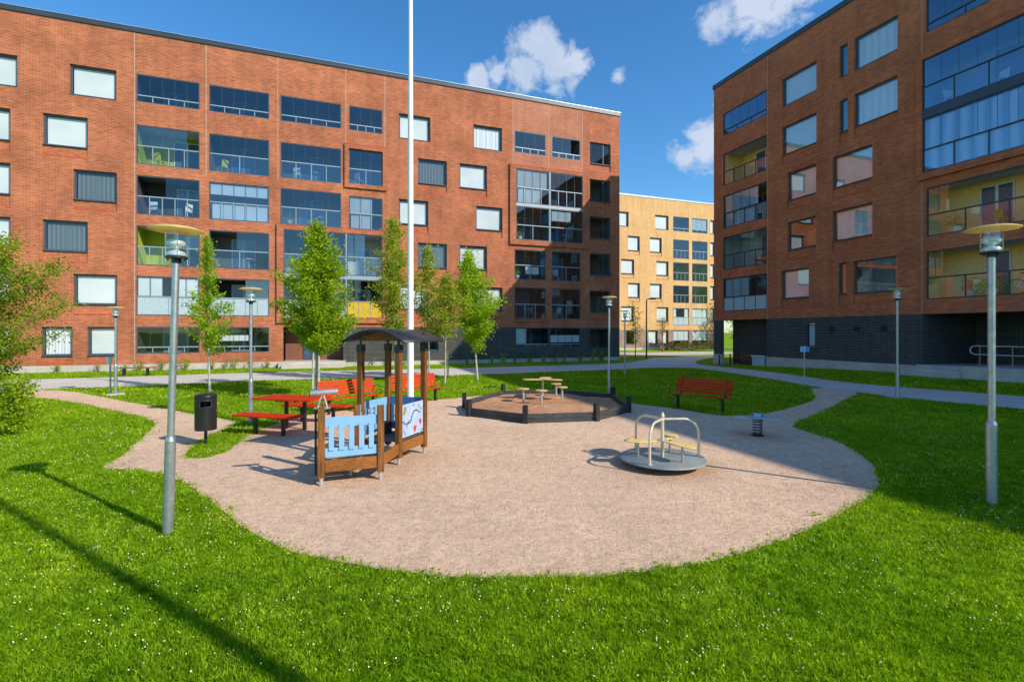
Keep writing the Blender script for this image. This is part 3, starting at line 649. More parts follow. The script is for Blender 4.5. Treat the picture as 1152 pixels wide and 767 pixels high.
# two storey projecting bay beside the entrance
for (a, b) in ((21.32, 25.1), (18.92, 21.24)):
    LG((a, b), 6.1, 8.92, 7.35, back='lgrey' if a > 20 else 'lwhite', nposts=3 if a > 20 else 2, glass='bglass2' if a > 20 else 'bglass', low='bglass', d0=-0.12, open_=None if a > 20 else (0.5, 1))
    LG((a, b), 3.22, 5.83, 4.36, back='ldark', nposts=3, glass='bglass_clear', low='frosted' if a > 20 else 'yellow_panel', d0=-0.12, open_=None if a > 20 else (0.6, 1))
F.surround(18.6, 25.5, 2.9, 9.22, 18.92, 25.1, 3.22, 8.92, 'brick')
F.surround(18.6, 21.38, 12.03, 14.95, 18.9, 21.1, 12.3, 14.66, 'brick', 0.14)
mb = MB(); F.box(mb, 18.93, 25.09, -0.13, 0.05, 5.835, 6.095); F.box(mb, 21.245, 21.315, -0.13, 0.05, 3.23, 5.83); F.box(mb, 21.245, 21.315, -0.13, 0.05, 6.1, 8.91); mb.build('bay_transom', M['rail'], lb)
# right bay
for (a, b) in ((6.36, 9.12), (3.46, 6.28)):
    w = a > 6
    LG((a, b), 12.09, 14.69, 13.29, back='lgrey', nposts=4, glass='bglass2', low='bglass', d0=-0.12, blinds=[(0.05, 0.97, 'up'), (0.25, 0.95, 'low')] if w else ())
    LG((a, b), 9.31, 11.86, 10.43, back='lgrey', nposts=2, glass='bglass', low='bglass_clear', d0=-0.12, blinds=() if w else [(0.35, 0.97, (10.95, 11.7))])
F.surround(3.22, 9.6, 8.93, 14.95, 3.46, 9.12, 9.31, 14.69, 'brick')
mb = MB(); F.box(mb, 3.47, 9.11, -0.13, 0.05, 11.865, 12.085); F.box(mb, 6.285, 6.355, -0.13, 0.05, 9.32, 11.86); F.box(mb, 6.285, 6.355, -0.13, 0.05, 12.09, 14.68); mb.build('bay_transom', M['rail'], lb)
LG('E', 6.3, 8.6, 7.4, back='lgrey', nposts=2, glass='bglass', low='bglass_clear', blinds=[(0.2, 0.65, (6.75, 7.3))])
LG('F', 6.3, 8.6, 7.4, back='ldark', nposts=2, glass='bglass_clear', low='bglass_clear')
LG('E', 3.32, 5.7, 4.42, back='ldark', nposts=3, glass='bglass', low='bglass')
LG('F', 3.32, 5.7, 4.42, back='ldark', nposts=2, glass='bglass', low='bglass_clear')
F.surround(6.45, 9.35, 3.1, 3.2, 6.45, 9.35, 3.19, 3.2, 'brick', 0.12)
LG((6.33, 9.12), 1.12, 2.64, 1.36, back='ldark', nposts=3, glass='bglass_clear', low='bglass', blinds=[(0.68, 1.0, 'up')])
LG((3.6, 6.27), 1.12, 2.64, 1.36, back='ldark', nposts=3, glass='bglass_clear', low='bglass', blinds=[(0.0, 1.0, (1.5, 2.05))])
# entrance
holes.append((21.47, 25.11, -0.1, 2.64))
ent = MB(); F.box(ent, 21.47, 25.11, 1.3, 1.5, 0.4, 2.64); e1 = ent.build('entrance_wall', paint('entrance_brown_render', (0.22, 0.085, 0.05), 0.8), lb)
ent = MB(); F.box(ent, 23.0, 24.0, 1.24, 1.295, 0.46, 2.5); F.box(ent, 23.5-0.03, 23.53, 1.2, 1.24, 0.5, 2.46); d = ent.build('door', M['frame'], lb)
ent = MB(); F.box(ent, 23.06, 23.46, 1.22, 1.238, 0.62, 2.42); F.box(ent, 23.56, 23.94, 1.22, 1.238, 0.62, 2.42); ent.build('pane', M['doorglass'], d)
ent = MB(); F.box(ent, 21.3, 25.35, -0.7, 1.3, -0.1, 0.40); F.box(ent, 21.5, 25.15, -1.1, -0.702, -0.1, 0.22); ent.build('entrance_steps', M['concrete'], lb)
# walls
up = [h for h in holes]
F.wall('wall', M['brick'], 9.3, LX, 2.65, ZR, up)
F.wall('wall', M['brick'], 0, 9.3, 2.65, 15.0, up)
for a, b, c in ((3.4, 9.3, 15.0),): F.wall('wall', M['brick_pale'], a, b, c, ZR, up)
F.wall('wall', M['brick'], 0, 3.4, 15.0, ZR, up)
F.wall('wall', M['brick'], 25.15, LX, 0.4, 2.65, up)
F.wall('base_wall', M['brick_dark'], 0, 25.15, 0.28, 2.65, up)
mb = MB(); F.box(mb, 0.0, 21.47, -0.03, 0.1, -0.3, 0.278); F.box(mb, 25.41, LX, -0.03, 0.1, -0.3, 0.398); mb.build('plinth', M['concrete'], lb)
mb = MB()
for x in (33.12, 29.45, 25.45, 21.3, 18.75, 9.33, 6.36, 3.4):
    mb.box(x-0.014, x+0.014, 0.002, 0.006, 14.99 if x < 22 else 12.0, ZR)
mb.box(33.106, 33.134, 0.002, 0.006, 0.45, 12.0); mb.build('movement_joint', M['joint'], lb)
roof_and_shell(F, lb, 0, LX, 13, ZR, 'brick')

# ---- right block
A2 = math.atan2(-0.9403, 0.3404)
rb = thing('apartment_building', 'shaded red brick apartment block on the right with black brick ground floor', 'building', (14.77, 35.65, 0), A2)
F = Facade(rb, -1); holes = []
keep_mats = {k: M[k] for k in ('glass', 'rail', 'bglass_clear')}
M['glass'] = glass('reflective_window_glass', (0.88, 0.91, 0.93), 0.17, 0.04, (1.0, 1.0, 1.0)); M['rail'] = M['frame_dark']; M['bglass_clear'] = glass('pale_balcony_glass', (0.88, 0.9, 0.9), 0.05, 0.05, (1, 1, 1))
RL = 62.0
for x0, x1, z0, z1, k in [(5.8, 8.09, 16.2, 17.93, 'blind'), (5.8, 8.09, 13.2, 14.95, 'blind'), (6.19, 8.07, 10.3, 12.0, 'blind'), (6.19, 8.07, 7.27, 9.0, None), (5.74, 7.61, 4.32, 6.08, 'blind'),
                          (9.46, 9.91, 16.2, 17.93, None), (9.46, 9.91, 13.2, 14.96, None), (9.41, 9.84, 4.33, 6.07, None),
                          (10.27, 12.4, 16.2, 17.93, 'curtain'), (10.27, 12.4, 13.2, 14.96, 'curtain'), (9.06, 11.2, 10.25, 12.0, 'blind'), (9.06, 11.2, 7.3, 9.0, 'curtain'), (10.22, 12.36, 4.33, 6.07, None)]:
    F.window(x0, x1, z0, z1, k, fr=0.08)
    if z0 < 16:
        F.sillpanel(x0, x1, z0, 0.58, 'brick_shade'); holes.append((x0, x1, z0-0.58, z1))
    else: holes.append((x0, x1, z0, z1))
B = (0.93, 4.66)
LG(B, 16.27, 17.85, 16.62, back='lgrey', nposts=3, glass='bglass_sky', low='bglass_sky', frame='frame_dark')
LG(B, 12.72, 14.98, 13.66, back='lcream', nposts=4, glass='bglass_clear', low='bglass_clear', open_=(0.0, 0.1), frame='frame_dark', doorx=(0.35, 0.8))
LG(B, 9.66, 11.98, 10.72, back='lcream', nposts=4, glass='bglass', low='bglass', frame='frame_dark', open_=(0, 0.82), blinds=[(0.03, 0.8, 'up'), (0.03, 0.75, 'low')])
LG(B, 6.7, 9.03, 7.72, back='lwhite', nposts=4, glass='bglass_clear', low='bglass_clear', frame='frame_dark', doorx=(0.5, 0.9))
LG(B, 3.76, 6.08, 4.74, back='ldark', nposts=4, glass='bglass', low='frosted', frame='frame_dark', blinds=[(0.02, 0.6, 'up')])
for q in range(2):
    X0, X1 = (13.64, 19.6) if q == 0 else (24.0, 29.9)
    if q == 0:
        LG((X0, X1), 16.3, 17.95, 16.68, back='lgrey', nposts=4, glass='bglass_sky', low='bglass_sky', frame='frame_dark')
        LG((13.56, 19.7), 12.66, 15.04, 13.74, back='lblue', nposts=5, glass='bglass_sky', low='bglass_sky', d0=-0.12, frame='frame_dark')
        LG((13.56, 19.7), 9.72, 12.26, 10.8, back='lblue', nposts=5, glass='bglass_sky', low='bglass_sky', d0=-0.12, frame='frame_dark', blinds=[(0.0, 1.0, (9.85, 12.15))], blindmat='lace')
        LG((X0, X1), 6.75, 9.03, 7.75, back='lcream', nposts=4, glass='bglass_clear', low='bglass_clear', frame='frame_dark', doorx=(0.22, 0.42), depth=1.5, open_=(0.0, 0.14))
        LG((X0, X1), 3.82, 6.07, 4.82, back='lcream', nposts=4, glass='bglass_clear', low='bglass_clear', frame='frame_dark', doorx=(0.25, 0.4), depth=1.5, open_=(0.0, 0.1))
        F.surround(13.3, 19.95, 9.42, 15.33, 13.56, 19.7, 9.72, 15.04, 'brick_shade', 0.18)
        mb = MB(); F.box(mb, 13.57, 19.69, -0.15, 0.05, 12.265, 12.655); mb.build('bay_transom', M['fascia'], rb)
# basement openings
holes += [(0.74, 4.65, -0.5, 3.14), (13.53, 21.0, -0.5, 3.14), (7.5, 8.0, 1.45, 2.78)]
F.wall('wall', M['brick_shade'], 0, RL, 3.15, ZR, holes, 0.2)
F.wall('base_wall', M['brick_dark'], 4.65, RL, 0.72, 3.147, holes, 0.2)
# corner passage: pillar, inner walls, soffit
mb = MB(); F.box(mb, 0.0, 0.74, 0.0, 0.24, 0.72, 3.147); mb.build('pillar', M['brick_dark'], rb)
mb = MB(); F.box(mb, -0.02, 0.76, -0.02, 0.26, -0.2, 0.718); F.box(mb, 4.65, 13.53, -0.03, 0.2, -0.2, 0.718); mb.build('plinth', M['concrete'], rb)
mb = MB(); F.box(mb, 0.02, 4.9, 1.75, 2.0, 0.0, 3.146); F.box(mb, 4.66, 4.86, 0.21, 1.74, 0.0, 3.146); mb.build('passage_wall', M['brick_dark'], rb)
mb = MB(); F.box(mb, 0.0, 4.65, 0.01, 2.0, 3.15, 3.3); mb.build('soffit', M['ldark'], rb); mb = MB(); F.box(mb, 13.53, 21.0, 0.01, 4.2, 3.15, 3.3); mb.build('soffit', M['ldark'], rb)
mb = MB(); F.box(mb, 13.3, 13.529, 0.2, 4.0, 0.5, 3.146); F.box(mb, 13.3, 21.2, 4.0, 4.2, 0.5, 3.146); F.box(mb, 21.0, 21.2, 0.2, 4.0, 0.5, 3.146); mb.build('porch_wall', M['brick_dark'], rb)
mb = MB(); F.box(mb, 17.0, 18.1, 3.93, 3.997, 0.8, 2.95); dd = mb.build('door', M['frame_dark'], rb)
mb = MB(); F.box(mb, 17.1, 17.5, 3.92, 3.929, 0.95, 2.85); F.box(mb, 17.58, 18.0, 3.92, 3.929, 0.95, 2.85); mb.build('pane', M['doorglass'], dd)
mb = MB()
for i in range(3): F.box(mb, 13.1 + 0.18*i, 15.45, -1.15+0.36*i, (-1.15+0.36*(i+1) if i < 2 else 3.95), 0.2, 0.5+0.14*i)
mb.build('entrance_steps', M['concrete'], rb, 0.01)
mb = MB(); F.box(mb, 15.46, 21.0, -0.9, 3.95, 0.2, 0.84); mb.build('ramp', M['concrete_lt'], rb, 0.01)
# small round vents and the slot window
for x in (9.03, 10.41, 11.77):
    mb = MB(); k = 20
    vs = [(x+0.16*math.cos(2*math.pi*i/k), 0.012, 2.47+0.16*math.sin(2*math.pi*i/k)) for i in range(k)]
    mb.tube([(x+0.15*math.cos(2*math.pi*i/k), -0.012, 2.47+0.15*math.sin(2*math.pi*i/k)) for i in range(k+1)], 0.02, 6, False)
    mb.add([(a, -0.004, c) for a, b, c in vs], [tuple(range(k))]); mb.build('vent', M['rubber'], rb)
mb = MB(); F.box(mb, 7.5, 7.56, 0.08, 0.14, 1.46, 2.77); F.box(mb, 7.94, 8.0, 0.08, 0.14, 1.46, 2.77); F.box(mb, 7.56, 7.94, 0.08, 0.14, 1.46, 1.53); F.box(mb, 7.56, 7.94, 0.08, 0.14, 2.7, 2.77); F.box(mb, 7.48, 8.05, -0.16, 0.07, 1.40, 1.44)
sw = mb.build('window', M['rail'], rb)
mb = MB(); F.quad(mb, [(7.55, 0.12, 1.5), (7.95, 0.12, 1.5), (7.95, 0.12, 2.72), (7.55, 0.12, 2.72)]); mb.build('pane', M['frosted'], sw)
mb = MB()
for x in (4.72, 13.46): mb.box(x-0.012, x+0.012, -0.006, -0.002, 3.15, ZR)
mb.build('movement_joint', M['joint'], rb)
roof_and_shell(F, rb, 0, RL, 13, ZR, 'brick_shade', basez=3.15)

M.update(keep_mats)
# ---- yellow block behind
yb = thing('apartment_building', 'yellow brick apartment block seen through the gap between the two red brick blocks', 'building', (13.5+0.9403*15.5, 61.3+0.3404*15.5, 0), A1)
F = Facade(yb, 1); holes = []
keep_mats = {k: M[k] for k in ('glass', 'bglass', 'bglass2', 'bglass_clear')}
M['glass'] = glass('far_window_glass', (0.9, 0.93, 0.94), -0.03); M['bglass'] = glass('far_balcony_glass', (0.6, 0.7, 0.78), 0.05, gcol=(0.6, 0.75, 0.9)); M['bglass2'] = M['bglass']; M['bglass_clear'] = glass('far_clear_glass', (0.8, 0.86, 0.88), -0.03, gcol=(0.6, 0.75, 0.9))
Y0 = 15.5
for a, b, r, k in [(-0.86, 1.36, 1, 0), (5.36, 7.46, 1, 0), (1.25, 3.03, 2, 0), (4.55, 6.4, 2, 0), (0.25, 2.2, 3, 0), (5.57, 7.46, 3, 0), (1.3, 3.04, 4, 0), (4.57, 6.4, 4, 0), (0.29, 2.13, 5, 0), (5.61, 7.44, 5, 0), (4.34, 5.77, 6, 0), (6.6, 7.44, 6, 0), (1.0, 2.2, 6, 1),
                   (14.3, 15.1, 1, 0), (14.3, 15.1, 2, 0), (14.3, 15.1, 3, 0), (14.3, 15.1, 4, 0), (14.3, 15.1, 5, 0)]:
    x0, x1 = Y0-b, Y0-a; z0, z1 = ROWT[r]; z0 -= 0.2; z1 -= 0.08
    F.window(x0, x1, z0, z1, None if k else 'blind', fr=0.1)
    if 1 < r < 6: F.sillpanel(x0, x1, z0, 0.5, 'brick_yellow'); holes.append((x0, x1, z0-0.5, z1))
    else: holes.append((x0, x1, z0, z1))
YB = [(Y0-10.74, Y0-8.19), (Y0-13.8, Y0-11.25)]
for j, c in enumerate(YB):
    LG(c, 15.6, 17.52, 16.0, back='lgrey', nposts=3, glass='bglass2', blinds=[(0, 1, 'up')] if j else ())
    LG(c, 12.0, 14.5, 13.1, back='lgrey', nposts=4, glass='bglass2', low='bglass')
    LG(c, 9.1, 11.5, 10.15, back='lgreen', nposts=4, glass='bglass_clear', low='bglass_clear')
    LG(c, 6.15, 8.45, 7.2, back='ldark' if j == 0 else 'lgreen', nposts=4, glass='bglass_clear', low='bglass_clear')
    LG(c, 3.2, 5.46, 4.25, back='ldark', nposts=3, glass='bglass_clear', low='frosted', blinds=[(0.0, 0.25, 'up'), (0.8, 1, 'up')] if j == 0 else [(0, 1, 'up'), (0, 1, 'low')])
    LG(c, 0.5, 2.52, 1.2, back='ldark', nposts=2, glass='bglass_clear', blinds=[(0, 1, 'up')])
F.wall('wall', M['brick_yellow'], 0, 40, 2.6, 19.6, holes); F.wall('base_wall', M['brick_pinkgrey'], 0, 40, 0.3, 2.598, holes)
mb = MB(); F.box(mb, 0, 40, -0.03, 0.1, -0.3, 0.298); mb.build('plinth', M['concrete_lt'], yb)
roof_and_shell(F, yb, 0, 40, 12, 19.6, 'brick_yellow', 'coping', 0.16, 2.6, 'brick_pinkgrey')

M.update(keep_mats)

# ------------------------------------------------------------------ playground things
# lamps
def lamp(x, y, hgt, label, rlow=0.055, rup=0.037, rdisc=0.28, lean=(0, 0), sleeve=1.06, base=False, disc=True):
    t = thing('street_lamp', label, 'street lamp', (x, y, T(x, y)), random.random(), 'park lamps with flat disc tops')
    lx, ly = lean
    zc = hgt - 0.33
    top = Vector((lx, ly, zc - 0.02))
    mb = MB(); at = lambda z: (lx*z/zc, ly*z/zc, z)
    mb.tube([at(-0.1), at(sleeve)], rlow, 16, False); mb.tube([at(sleeve), at(sleeve+0.05)], [rlow, rup+0.006], 16, False); mb.tube([at(sleeve+0.05), at(zc-0.03)], rup, 16)
    mb.build('pole', M['galv'], t)
    s = 1.13 * rdisc / 0.28
    mb = MB(); mb.lathe([(0.001, -0.06), (0.045*s, -0.06), (0.045*s, -0.012), (0.105*s, -0.01), (0.105*s, 0.012), (0.001, 0.014)], top, 20, False)
    for k in range(4):
        q = k*math.pi/2; mb.cyl((top.x+0.078*s*math.cos(q), top.y+0.078*s*math.sin(q), top.z), 0.009, -0.03, -0.01, 8)
    hd = mb.build('lamp_base', M['blackmetal'], t)
    mb = MB(); mb.lathe([(0.099*s, 0.014), (0.099*s, 0.29)], top, 28); mb.build('lamp_glass', M['bglass_clear'], t)
    mb = MB()
    mb.lathe([(0.08*s, 0.02), (0.088*s, 0.05), (0.07*s, 0.07), (0.03*s, 0.085), (0.022*s, 0.1), (0.05*s, 0.115), (0.078*s, 0.13), (0.086*s, 0.15), (0.086*s, 0.19), (0.06*s, 0.205), (0.001, 0.21)], top, 24)
    mb.build('reflector', M['chrome'], t)
    mb = MB()
    for k in range(4):
        q = k*math.pi/2+0.4; mb.tube([(top.x+0.094*s*math.cos(q), top.y+0.094*s*math.sin(q), top.z+0.012), (top.x+0.094*s*math.cos(q), top.y+0.094*s*math.sin(q), top.z+0.3)], 0.0045, 6)
    mb.build('rod', M['galvlight'], t)
    mb = MB(); mb.lathe([(0.001, 0.292), (rdisc*0.6, 0.3), (rdisc, 0.308)], top, 40); d = mb.build('disc', M['lampdisc'], t)
    mb = MB(); mb.lathe([(rdisc, 0.309), (rdisc+0.003, 0.316), (rdisc*0.75, 0.345), (0.001, 0.36)], top, 40); mb.build('disc_cap', M['lampdisc'], d)
    if base:
        mb = MB(); mb.box(-0.27, 0.27, -0.2, 0.2, -0.1, 0.05); mb.build('footing', M['concrete_lt'], t, 0.02)
    return t
lamp(-3.93, 5.56, 3.50, 'galvanised lamp post in the left foreground standing on the lawn by the sand edge', lean=(0.085, 0.0), rdisc=0.272)
lamp(6.40, 6.50, 3.70, 'galvanised lamp post in the right foreground standing on the shaded lawn', rdisc=0.29, rlow=0.062, rup=0.04)
lamp(-14.55, 17.88, 3.23, 'small lamp post at far left beside the grey sign post near the path fork', base=True)
lamp(-6.62, 12.35, 3.42, 'lamp post directly behind the red picnic bench and the black litter bin')
lamp(3.49, 17.5, 3.58, 'lamp post just behind the octagonal sandpit')
lamp(6.07, 26.2, 3.45, 'lamp post at the near edge of the asphalt path before the yellow block', rdisc=0.26)
lamp(12.7, 16.05, 3.6, 'lamp post on a concrete footing in front of the black brick ground floor', base=True)
lamp(5.9, -2.6, 3.7, 'lamp post on the lawn behind the camera')
# taller hooked lamp by the rear block
t = thing('street_lamp', 'tall thin dark lamp post with short arm before the yellow block', 'street lamp', (11.46, 41.5, 0))
mb = MB(); mb.tube([(0, 0, -0.1), (0, 0, 5.0)], [0.07, 0.05], 10); mb.build('pole', M['frame_dark'], t)
mb = MB(); mb.tube([(0, 0, 5.0), (0.05, -0.1, 5.1), (0.25, -0.2, 5.12)], 0.035, 8); mb.obox((0.45, -0.25, 5.1), (0.5, 0.2, 0.1), Matrix.Rotation(-0.2, 3, 'Z')); mb.build('lamp_head', M['frame_dark'], t, 0.02)

# flagpoles
def flagpole(x, y, h, r, label):
    t = thing('flagpole', label, 'flagpole', (x, y, T(x, y)), 0, 'tall white flagpoles')
    mb = MB(); mb.tube([(0, 0, 0.02), (0, 0, h*0.5), (0, 0, h)], [r, r*0.82, r*0.5], 20); mb.build('pole', M['flagwhite'], t)
    mb = MB(); mb.lathe([(r*2.2, 0.0), (r*2.2, 0.03), (r*1.25, 0.06), (r*1.2, 0.35), (r, 0.36)], (0, 0, 0), 16, False); mb.build('foot', M['galv'], t)
    mb = MB(); mb.lathe([(0.001, h+0.0), (0.05, h+0.03), (0.06, h+0.08), (0.04, h+0.13), (0.001, h+0.15)], (0, 0, 0), 12); mb.build('finial', M['galvlight'], t)
flagpole(-2.72, 13.06, 15.0, 0.088, 'tall white flagpole rising behind the play house with the black roof')
flagpole(5.3, -0.95, 12.5, 0.085, 'tall white pole behind the camera that throws the long shadow on the lawn')

# litter bin
t = thing('litter_bin', 'black cylindrical litter bin on a post on the grass by the sand path', 'litter bin', (-6.2, 9.86, 0), R(-63+90+5))
mb = MB(); n = 28
def ringpt(q, z, r=0.195): return (r*math.cos(q), r*math.sin(q), z)
z0, z1, zs0, zs1 = 0.33, 1.0, 0.80, 0.93
slot = lambda q: -2.05 < q < -1.15          # opening faces the camera side
qs = [-math.pi + 2*math.pi*i/56 for i in range(57)]
for i in range(56):
    a, b = qs[i], qs[i+1]; mid = (a+b)/2
    segs = [(z0, zs0), (zs1, z1)] if slot(mid + 0.0) else [(z0, z1)]
    for za, zb in segs: mb.add([ringpt(a, za), ringpt(b, za), ringpt(b, zb), ringpt(a, zb)], [(0, 1, 2, 3)], True)
mb.lathe([(0.001, z0), (0.195, z0)], (0, 0, 0), 28); mb.lathe([(0.185, z0+.01), (0.185, zs0-.02)], (0, 0, 0), 28)
mb.build('body', M['blackmetal'], t)
mb = MB(); mb.lathe([(0.2, 0.985), (0.206, 0.99), (0.2, 1.03), (0.15, 1.05), (0.001, 1.055)], (0, 0, 0), 28); mb.build('lid', M['blackmetal'], t)
mb = MB()
pts = [(0.202*math.cos(q), 0.202*math.sin(q), z) for q, z in [(-2.1, zs0), (-1.85, zs0), (-1.6, zs0), (-1.35, zs0), (-1.1, zs0), (-1.05, (zs0+zs1)/2), (-1.1, zs1), (-1.35, zs1), (-1.6, zs1), (-1.85, zs1), (-2.1, zs1), (-2.15, (zs0+zs1)/2), (-2.1, zs0)]]
mb.tube(pts, 0.011, 6, False); mb.build('slot_rim', M['roofblack'], t)
mb = MB(); mb.box(-0.03, 0.03, 0.17, 0.23, -0.1, 0.8); mb.box(-0.03, 0.03, 0.0, 0.2, 0.3, 0.33); mb.build('post', M['blackmetal'], t)

# benches with backrest
def bench(x, y, rz, label, L=1.75):
    t = thing('park_bench', label, 'bench', (x, y, T(x, y)), rz, 'red slatted park benches with backrests')
    mb = MB()                                   # local +x along, -y is the front
    for i in range(4): mb.obox((0, -0.21+0.115*i, 0.45-0.012*i), (L, 0.098, 0.035), Matrix.Rotation(-0.06, 3, 'X'))
    mb.build('seat', M['redslat'], t, 0.006)
    mb = MB()
    for i in range(5):
        z = 0.53+0.085*i; mb.obox((0, 0.215+0.03*i, z), (L*(0.985-0.0*i), 0.03, 0.072), Matrix.Rotation(-0.34, 3, 'X'))
    mb.build('backrest', M['redslat'], t, 0.006)
    for sx in (-1, 1):
        mb = MB(); X = sx*(L/2-0.2)
        mb.box(X-0.03, X+0.03, -0.03, 0.05, -0.1, 0.42); mb.bar((X, -0.24, 0.415), (X, 0.2, 0.395), 0.05, 0.03); mb.bar((X, 0.17, 0.4), (X, 0.37, 0.93), 0.05, 0.02)
        mb.build('leg', M['blackmetal'], t, 0.004)
        mb = MB(); X = sx*(L/2-0.035)
        mb.tube([(X, 0.3, 0.66), (X, 0.1, 0.7), (X, -0.1, 0.69), (X, -0.19, 0.63), (X, -0.19, 0.53), (X, -0.13, 0.47)], 0.011, 8); mb.build('armrest', M['blackmetal'], t)
    return t
bench(-4.62, 14.05, R(45), 'red slatted bench seen through the left posts of the play house')
bench(-3.05, 15.85, R(44), 'red slatted bench partly hidden by the white flagpole')
bench(5.5, 14.3, R(-46), 'red slatted bench in shade at the right rim of the sand')

# picnic table and its two backless seats, joined as one set
ang = R(-14)
def slab_bench(x, y, L, D, z, n, label, name, cat, rz, legs, group=None):
    t = thing(name, label, cat, (x, y, 0), rz, group)
    mb = MB(); w = D/n
    for i in range(n): mb.box(-L/2, L/2, -D/2+w*i+0.006, -D/2+w*(i+1)-0.006, z-0.04, z)
    mb.build('top' if z > 0.6 else 'seat', M['redslat'], t, 0.005)
    for lx in legs:
        mb = MB(); mb.box(lx-0.035, lx+0.035, -0.035, 0.035, -0.1, z-0.07); mb.box(lx-0.03, lx+0.03, -D/2+0.05, D/2-0.05, z-0.068, z-0.042); mb.build('leg', M['blackmetal'], t, 0.004)
    return t
slab_bench(-5.22, 11.55, 1.6, 0.8, 0.76, 6, 'red slatted picnic table on black legs', 'picnic_table', 'picnic table', ang, (-0.15, 0.35))
slab_bench(-5.45, 10.88, 1.6, 0.42, 0.455, 3, 'backless red slatted seat in front of the picnic table, nearest the litter bin', 'backless_bench', 'bench', ang, (-0.33, 0.4), 'backless red seats of the picnic table')
slab_bench(-4.98, 12.42, 1.75, 0.42, 0.455, 3, 'backless red slatted seat on the far side of the picnic table', 'backless_bench', 'bench', ang+R(6), (-0.4, 0.45), 'backless red seats of the picnic table')

# wooden bench by the brick wall
t = thing('wooden_bench', 'long brown backless bench on the grass along the left brick wall', 'bench', (-19.6, 25.4, 0), math.atan2(0.34, 0.94))
mb = MB()
for i in range(3): mb.box(-0.95, 0.95, -0.2+0.14*i, -0.2+0.14*i+0.125, 0.42, 0.46)
mb.build('seat', M['brownslat'], t, 0.005)
for sx in (-0.52, 0.5):
    mb = MB(); mb.box(sx-0.03, sx+0.03, -0.15, -0.09, -0.1, 0.42); mb.box(sx-0.03, sx+0.03, 0.09, 0.15, -0.1, 0.42); mb.box(sx-0.03, sx+0.03, -0.15, 0.15, 0.38, 0.418); mb.build('leg', M['blackmetal'], t)

# sandpit
sp = [(-1.42, 14.75), (-1.15, 13.3), (0.34, 12.28), (2.17, 12.6), (3.32, 13.95), (3.35, 16.3), (1.65, 17.5), (-0.3, 17.25)]
t = thing('sandpit', 'octagonal sandpit with charcoal timber sides and black corner posts', 'sandpit', (0.95, 14.9, 0))
c0 = Vector((0.95, 14.9)); L = [Vector(p)-c0 for p in sp]
for i in range(8):
    a, b = L[i], L[(i+1) % 8]; d = (b-a).normalized()
    mb = MB()
    for z, hh in ((0.01, 0.125), (0.14, 0.125)):
        mb.bar((*(a+d*0.05), z+hh/2-0.03), (*(b-d*0.05), z+hh/2-0.03), 0.06, hh)
    mb.build('side_board', M['sbwood'], t, 0.006)
for i in range(8):
    p = L[i]; q = math.atan2(p.y, p.x)
    mb = MB(); mb.obox((p.x*1.01, p.y*1.01, 0.17), (0.13, 0.13, 0.56), Matrix.Rotation(q, 3, 'Z')); mb.obox((p.x*1.01, p.y*1.01, 0.458), (0.09, 0.09, 0.02), Matrix.Rotation(q, 3, 'Z')); mb.build('corner_post', M['sbpost'], t, 0.012)
pl = smooth_loop([tuple(p*0.985) for p in L], 0.25, 0.004, 2, True)
pts = [Vector(p) for p in pl]; gx, gy = np.meshgrid(np.arange(-2.5, 2.6, 0.13), np.arange(-2.8, 2.8, 0.13)); P = np.stack([gx.ravel(), gy.ravel()], 1); P = P[inpoly(P, pl)]
r = geometry.delaunay_2d_cdt(pts + [Vector((a, b)) for a, b in P], [(i, (i+1) % len(pts)) for i in range(len(pts))], [], 1, 1e-5)
from mathutils import noise as mnoise
mb = MB(); mb.add([(v.x, v.y, 0.10 + 0.05*mnoise.noise(Vector((v.x*1.1, v.y*1.1, 3))) + 0.02*mnoise.noise(Vector((v.x*4, v.y*4, 1)))) for v in r[0]], [tuple(f) for f in r[2]], True); mb.build('play_sand', M['sand_box'], t)

def petal(mb, cx, cy, cz, ang, L, W, th=0.02, n=20):
    poly = []
    for i in range(n):
        q = 2*math.pi*i/n; x = L/2*math.cos(q); y = W/2*math.sin(q)*(0.84+0.16*math.cos(q))
        poly.append((cx+x*math.cos(ang)-y*math.sin(ang), cy+x*math.sin(ang)+y*math.cos(ang)))
    mb.prism(poly, cz-th, cz)
# play table in the sandpit
t = thing('play_table', 'small clover shaped play table inside the sandpit', 'play table', (1.02, 16.0, 0.08))
mb = MB()
for q, dz in ((R(185), 0), (R(-30), 0.006), (R(75), 0.012)): petal(mb, 0.33*math.cos(q), 0.33*math.sin(q), 0.68+dz, q, 0.72, 0.46)
mb.build('top', M['tabletan'], t, 0.004)
mb = MB(); mb.tube([(0, 0, -0.1), (0, 0, 0.66)], 0.035, 12); mb.build('leg', M['galvlight'], t)
for (x, y, lb_) in [(0.36, 15.3, 'round stool at the left of the play table in the sandpit'), (0.9, 14.85, 'round stool in front of the play table in the sandpit'), (1.62, 15.75, 'round stool at the right of the play table in the sandpit'), (1.52, 16.75, 'round stool behind the play table at the back of the sandpit')]:
    t = thing('stool', lb_, 'stool', (x, y, 0.08), random.random(), 'round stools in the sandpit')
    mb = MB(); mb.cyl((0, 0, 0), 0.18, 0.43, 0.455, 24); mb.build('seat', M['tabletan'], t, 0.004)
    mb = MB(); mb.tube([(0, 0, -0.1), (0, 0, 0.43)], 0.034, 12); mb.cyl((0, 0, 0), 0.09, 0.41, 0.428, 16); mb.build('leg', M['galvlight'], t)

